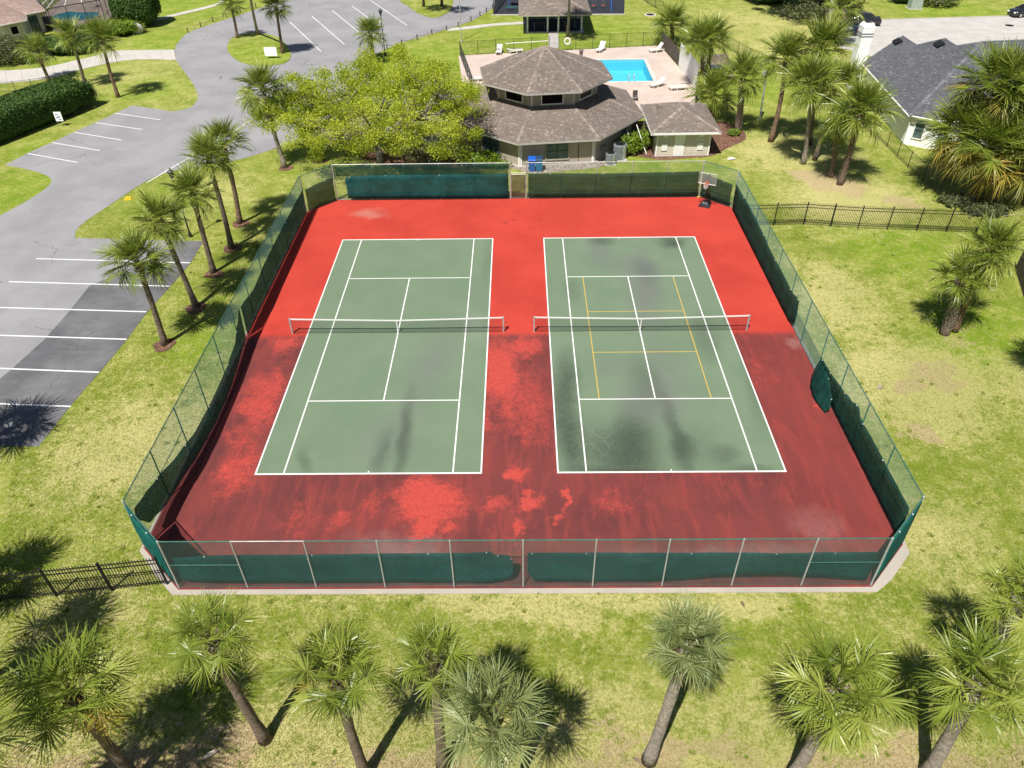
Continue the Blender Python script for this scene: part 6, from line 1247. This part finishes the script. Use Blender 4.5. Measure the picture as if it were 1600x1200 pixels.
sb(1205, 4, (3.4, 2.6, 2.6), 'dark green bush on the far lawn near the top edge', 5000, .2, 'leaf_hedge', loose=.2); sb(1272, 34, (3.4, 2.4, 2.4), 'grey-brown twiggy shrub under the dark tree', 2600, .18, 'leaf_olive', loose=.4, core=False); sb(1300, 26, (3.0, 2.4, 2.6), 'olive shrub behind the palm at the driveway end', 2600, .18, 'leaf_olive', loose=.35, core=False)
sb(1464, 9, (2.6, 2.0, 2.2), 'brownish shrub right of the pale utility box', 2200, .18, 'leaf_olive', loose=.35, core=False); sb(1416, 4, (2.2, 1.6, 1.8), 'dark shrub left of the pale utility box', 2200, .18, 'leaf_hedge', loose=.25)
sb(1497, 318, (1.2, .8, .6), 'dry grey shrub under the yellowing palm clump', 1600, .16, 'leaf_olive', loose=.4, core=False); sb(1540, 333, (1.3, .8, .6), 'dark leafy mass added for the shade at the foot of the yellowing palm clump', 1600, .16, 'leaf_olive', loose=.4, core=False)  # the second one is added to stand in for dark shade under the palms
sb(1146, 212, (.5, .4, .6), 'tiny green shrub at the foot of the rough palm', 400, .1, 'leaf_shrub', loose=.3, core=False)
c = G(215, 52); t = thing('garden_boulder', 'pale boulder beside the large round bush', 'boulder', c); bm = bmesh.new(); bmesh.ops.create_icosphere(bm, subdivisions=2, radius=1)
for v in bm.verts: v.co = Vector((v.co.x * .9, v.co.y * .6, max(-.1, v.co.z * .9 + .5))) * (1 + random.uniform(-.12, .12))
me = bpy.data.meshes.new('rock'); bm.to_mesh(me); bm.free(); me.materials.append(MAT['concrete']); link('rock', me, t)

# ================================================================== LAWN BLADES (uncountable)
def inside(poly, X, Y):
    c = np.zeros(len(X), bool); n = len(poly)
    for i in range(n):
        a, b = poly[i], poly[i - 1]
        with np.errstate(divide='ignore', invalid='ignore'):
            c ^= ((a[1] > Y) != (b[1] > Y)) & (X < (b[0] - a[0]) * (Y - a[1]) / (b[1] - a[1] + 1e-12) + a[0])
    return c
def blades(n):
    Y = -27 + 44 * rng.random(n) ** 1.6; X = 7.4 + (rng.random(n) - .5) * 2 * (18.5 + (Y + 27) * .42)
    keep = ~inside([(p.x, p.y) for p in strip_poly], X, Y) & ~inside([(p[0], p[1]) for p in road], X, Y); X, Y = X[keep], Y[keep]; N = len(X)
    h = rng.uniform(.03, .085, N); a = rng.uniform(0, 2 * np.pi, N); tl = rng.uniform(.2, 1.1, N) * h; w = rng.uniform(.008, .016, N)
    dx, dy = np.cos(a), np.sin(a); Z0 = np.full(N, .001)
    A = np.stack([X - dy * w, Y + dx * w, Z0], 1); B = np.stack([X + dy * w, Y - dx * w, Z0], 1); C = np.stack([X + dx * tl + dy * w * .3, Y + dy * tl - dx * w * .3, h], 1); D = np.stack([X + dx * tl - dy * w * .3, Y + dy * tl + dx * w * .3, h], 1)
    o = link('lawn_grass', quads_mesh('lawn_grass', np.stack([A, B, C, D], 1), MAT['grass'], rng.random(N))); tag(o, 'short patchy lawn grass round the court', 'grass', kind='stuff')
blades(420000)
def weeds():                                             # greener tufts standing in the dry turf
    K = 600; Y = -27 + 40 * rng.random(K) ** 1.5; X = 7.4 + (rng.random(K) - .5) * 2 * (18.5 + (Y + 27) * .42); per = 34; r = np.repeat(rng.uniform(.05, .22, K), per); a = rng.uniform(0, 2 * np.pi, K * per); q = np.sqrt(rng.random(K * per)) * r
    x = np.repeat(X, per) + q * np.cos(a); y = np.repeat(Y, per) + q * np.sin(a); keep = ~inside([(p.x, p.y) for p in strip_poly], x, y) & ~inside([(p[0], p[1]) for p in road], x, y); x, y = x[keep], y[keep]; N = len(x)
    h = rng.uniform(.04, .11, N); b = rng.uniform(0, 2 * np.pi, N); dx, dy = np.cos(b), np.sin(b); w = rng.uniform(.01, .02, N); tl = h * rng.uniform(.3, 1.2, N); z = np.full(N, .001)
    Q = np.stack([np.stack([x - dy * w, y + dx * w, z], 1), np.stack([x + dy * w, y - dx * w, z], 1), np.stack([x + dx * tl + dy * w * .3, y + dy * tl - dx * w * .3, h], 1), np.stack([x + dx * tl - dy * w * .3, y + dy * tl + dx * w * .3, h], 1)], 1)
    o = link('lawn_weeds', quads_mesh('lawn_weeds', Q, MAT['leaf_weed'], rng.random(N))); tag(o, 'small green weed tufts scattered through the dry lawn', 'weeds', kind='stuff')
weeds()
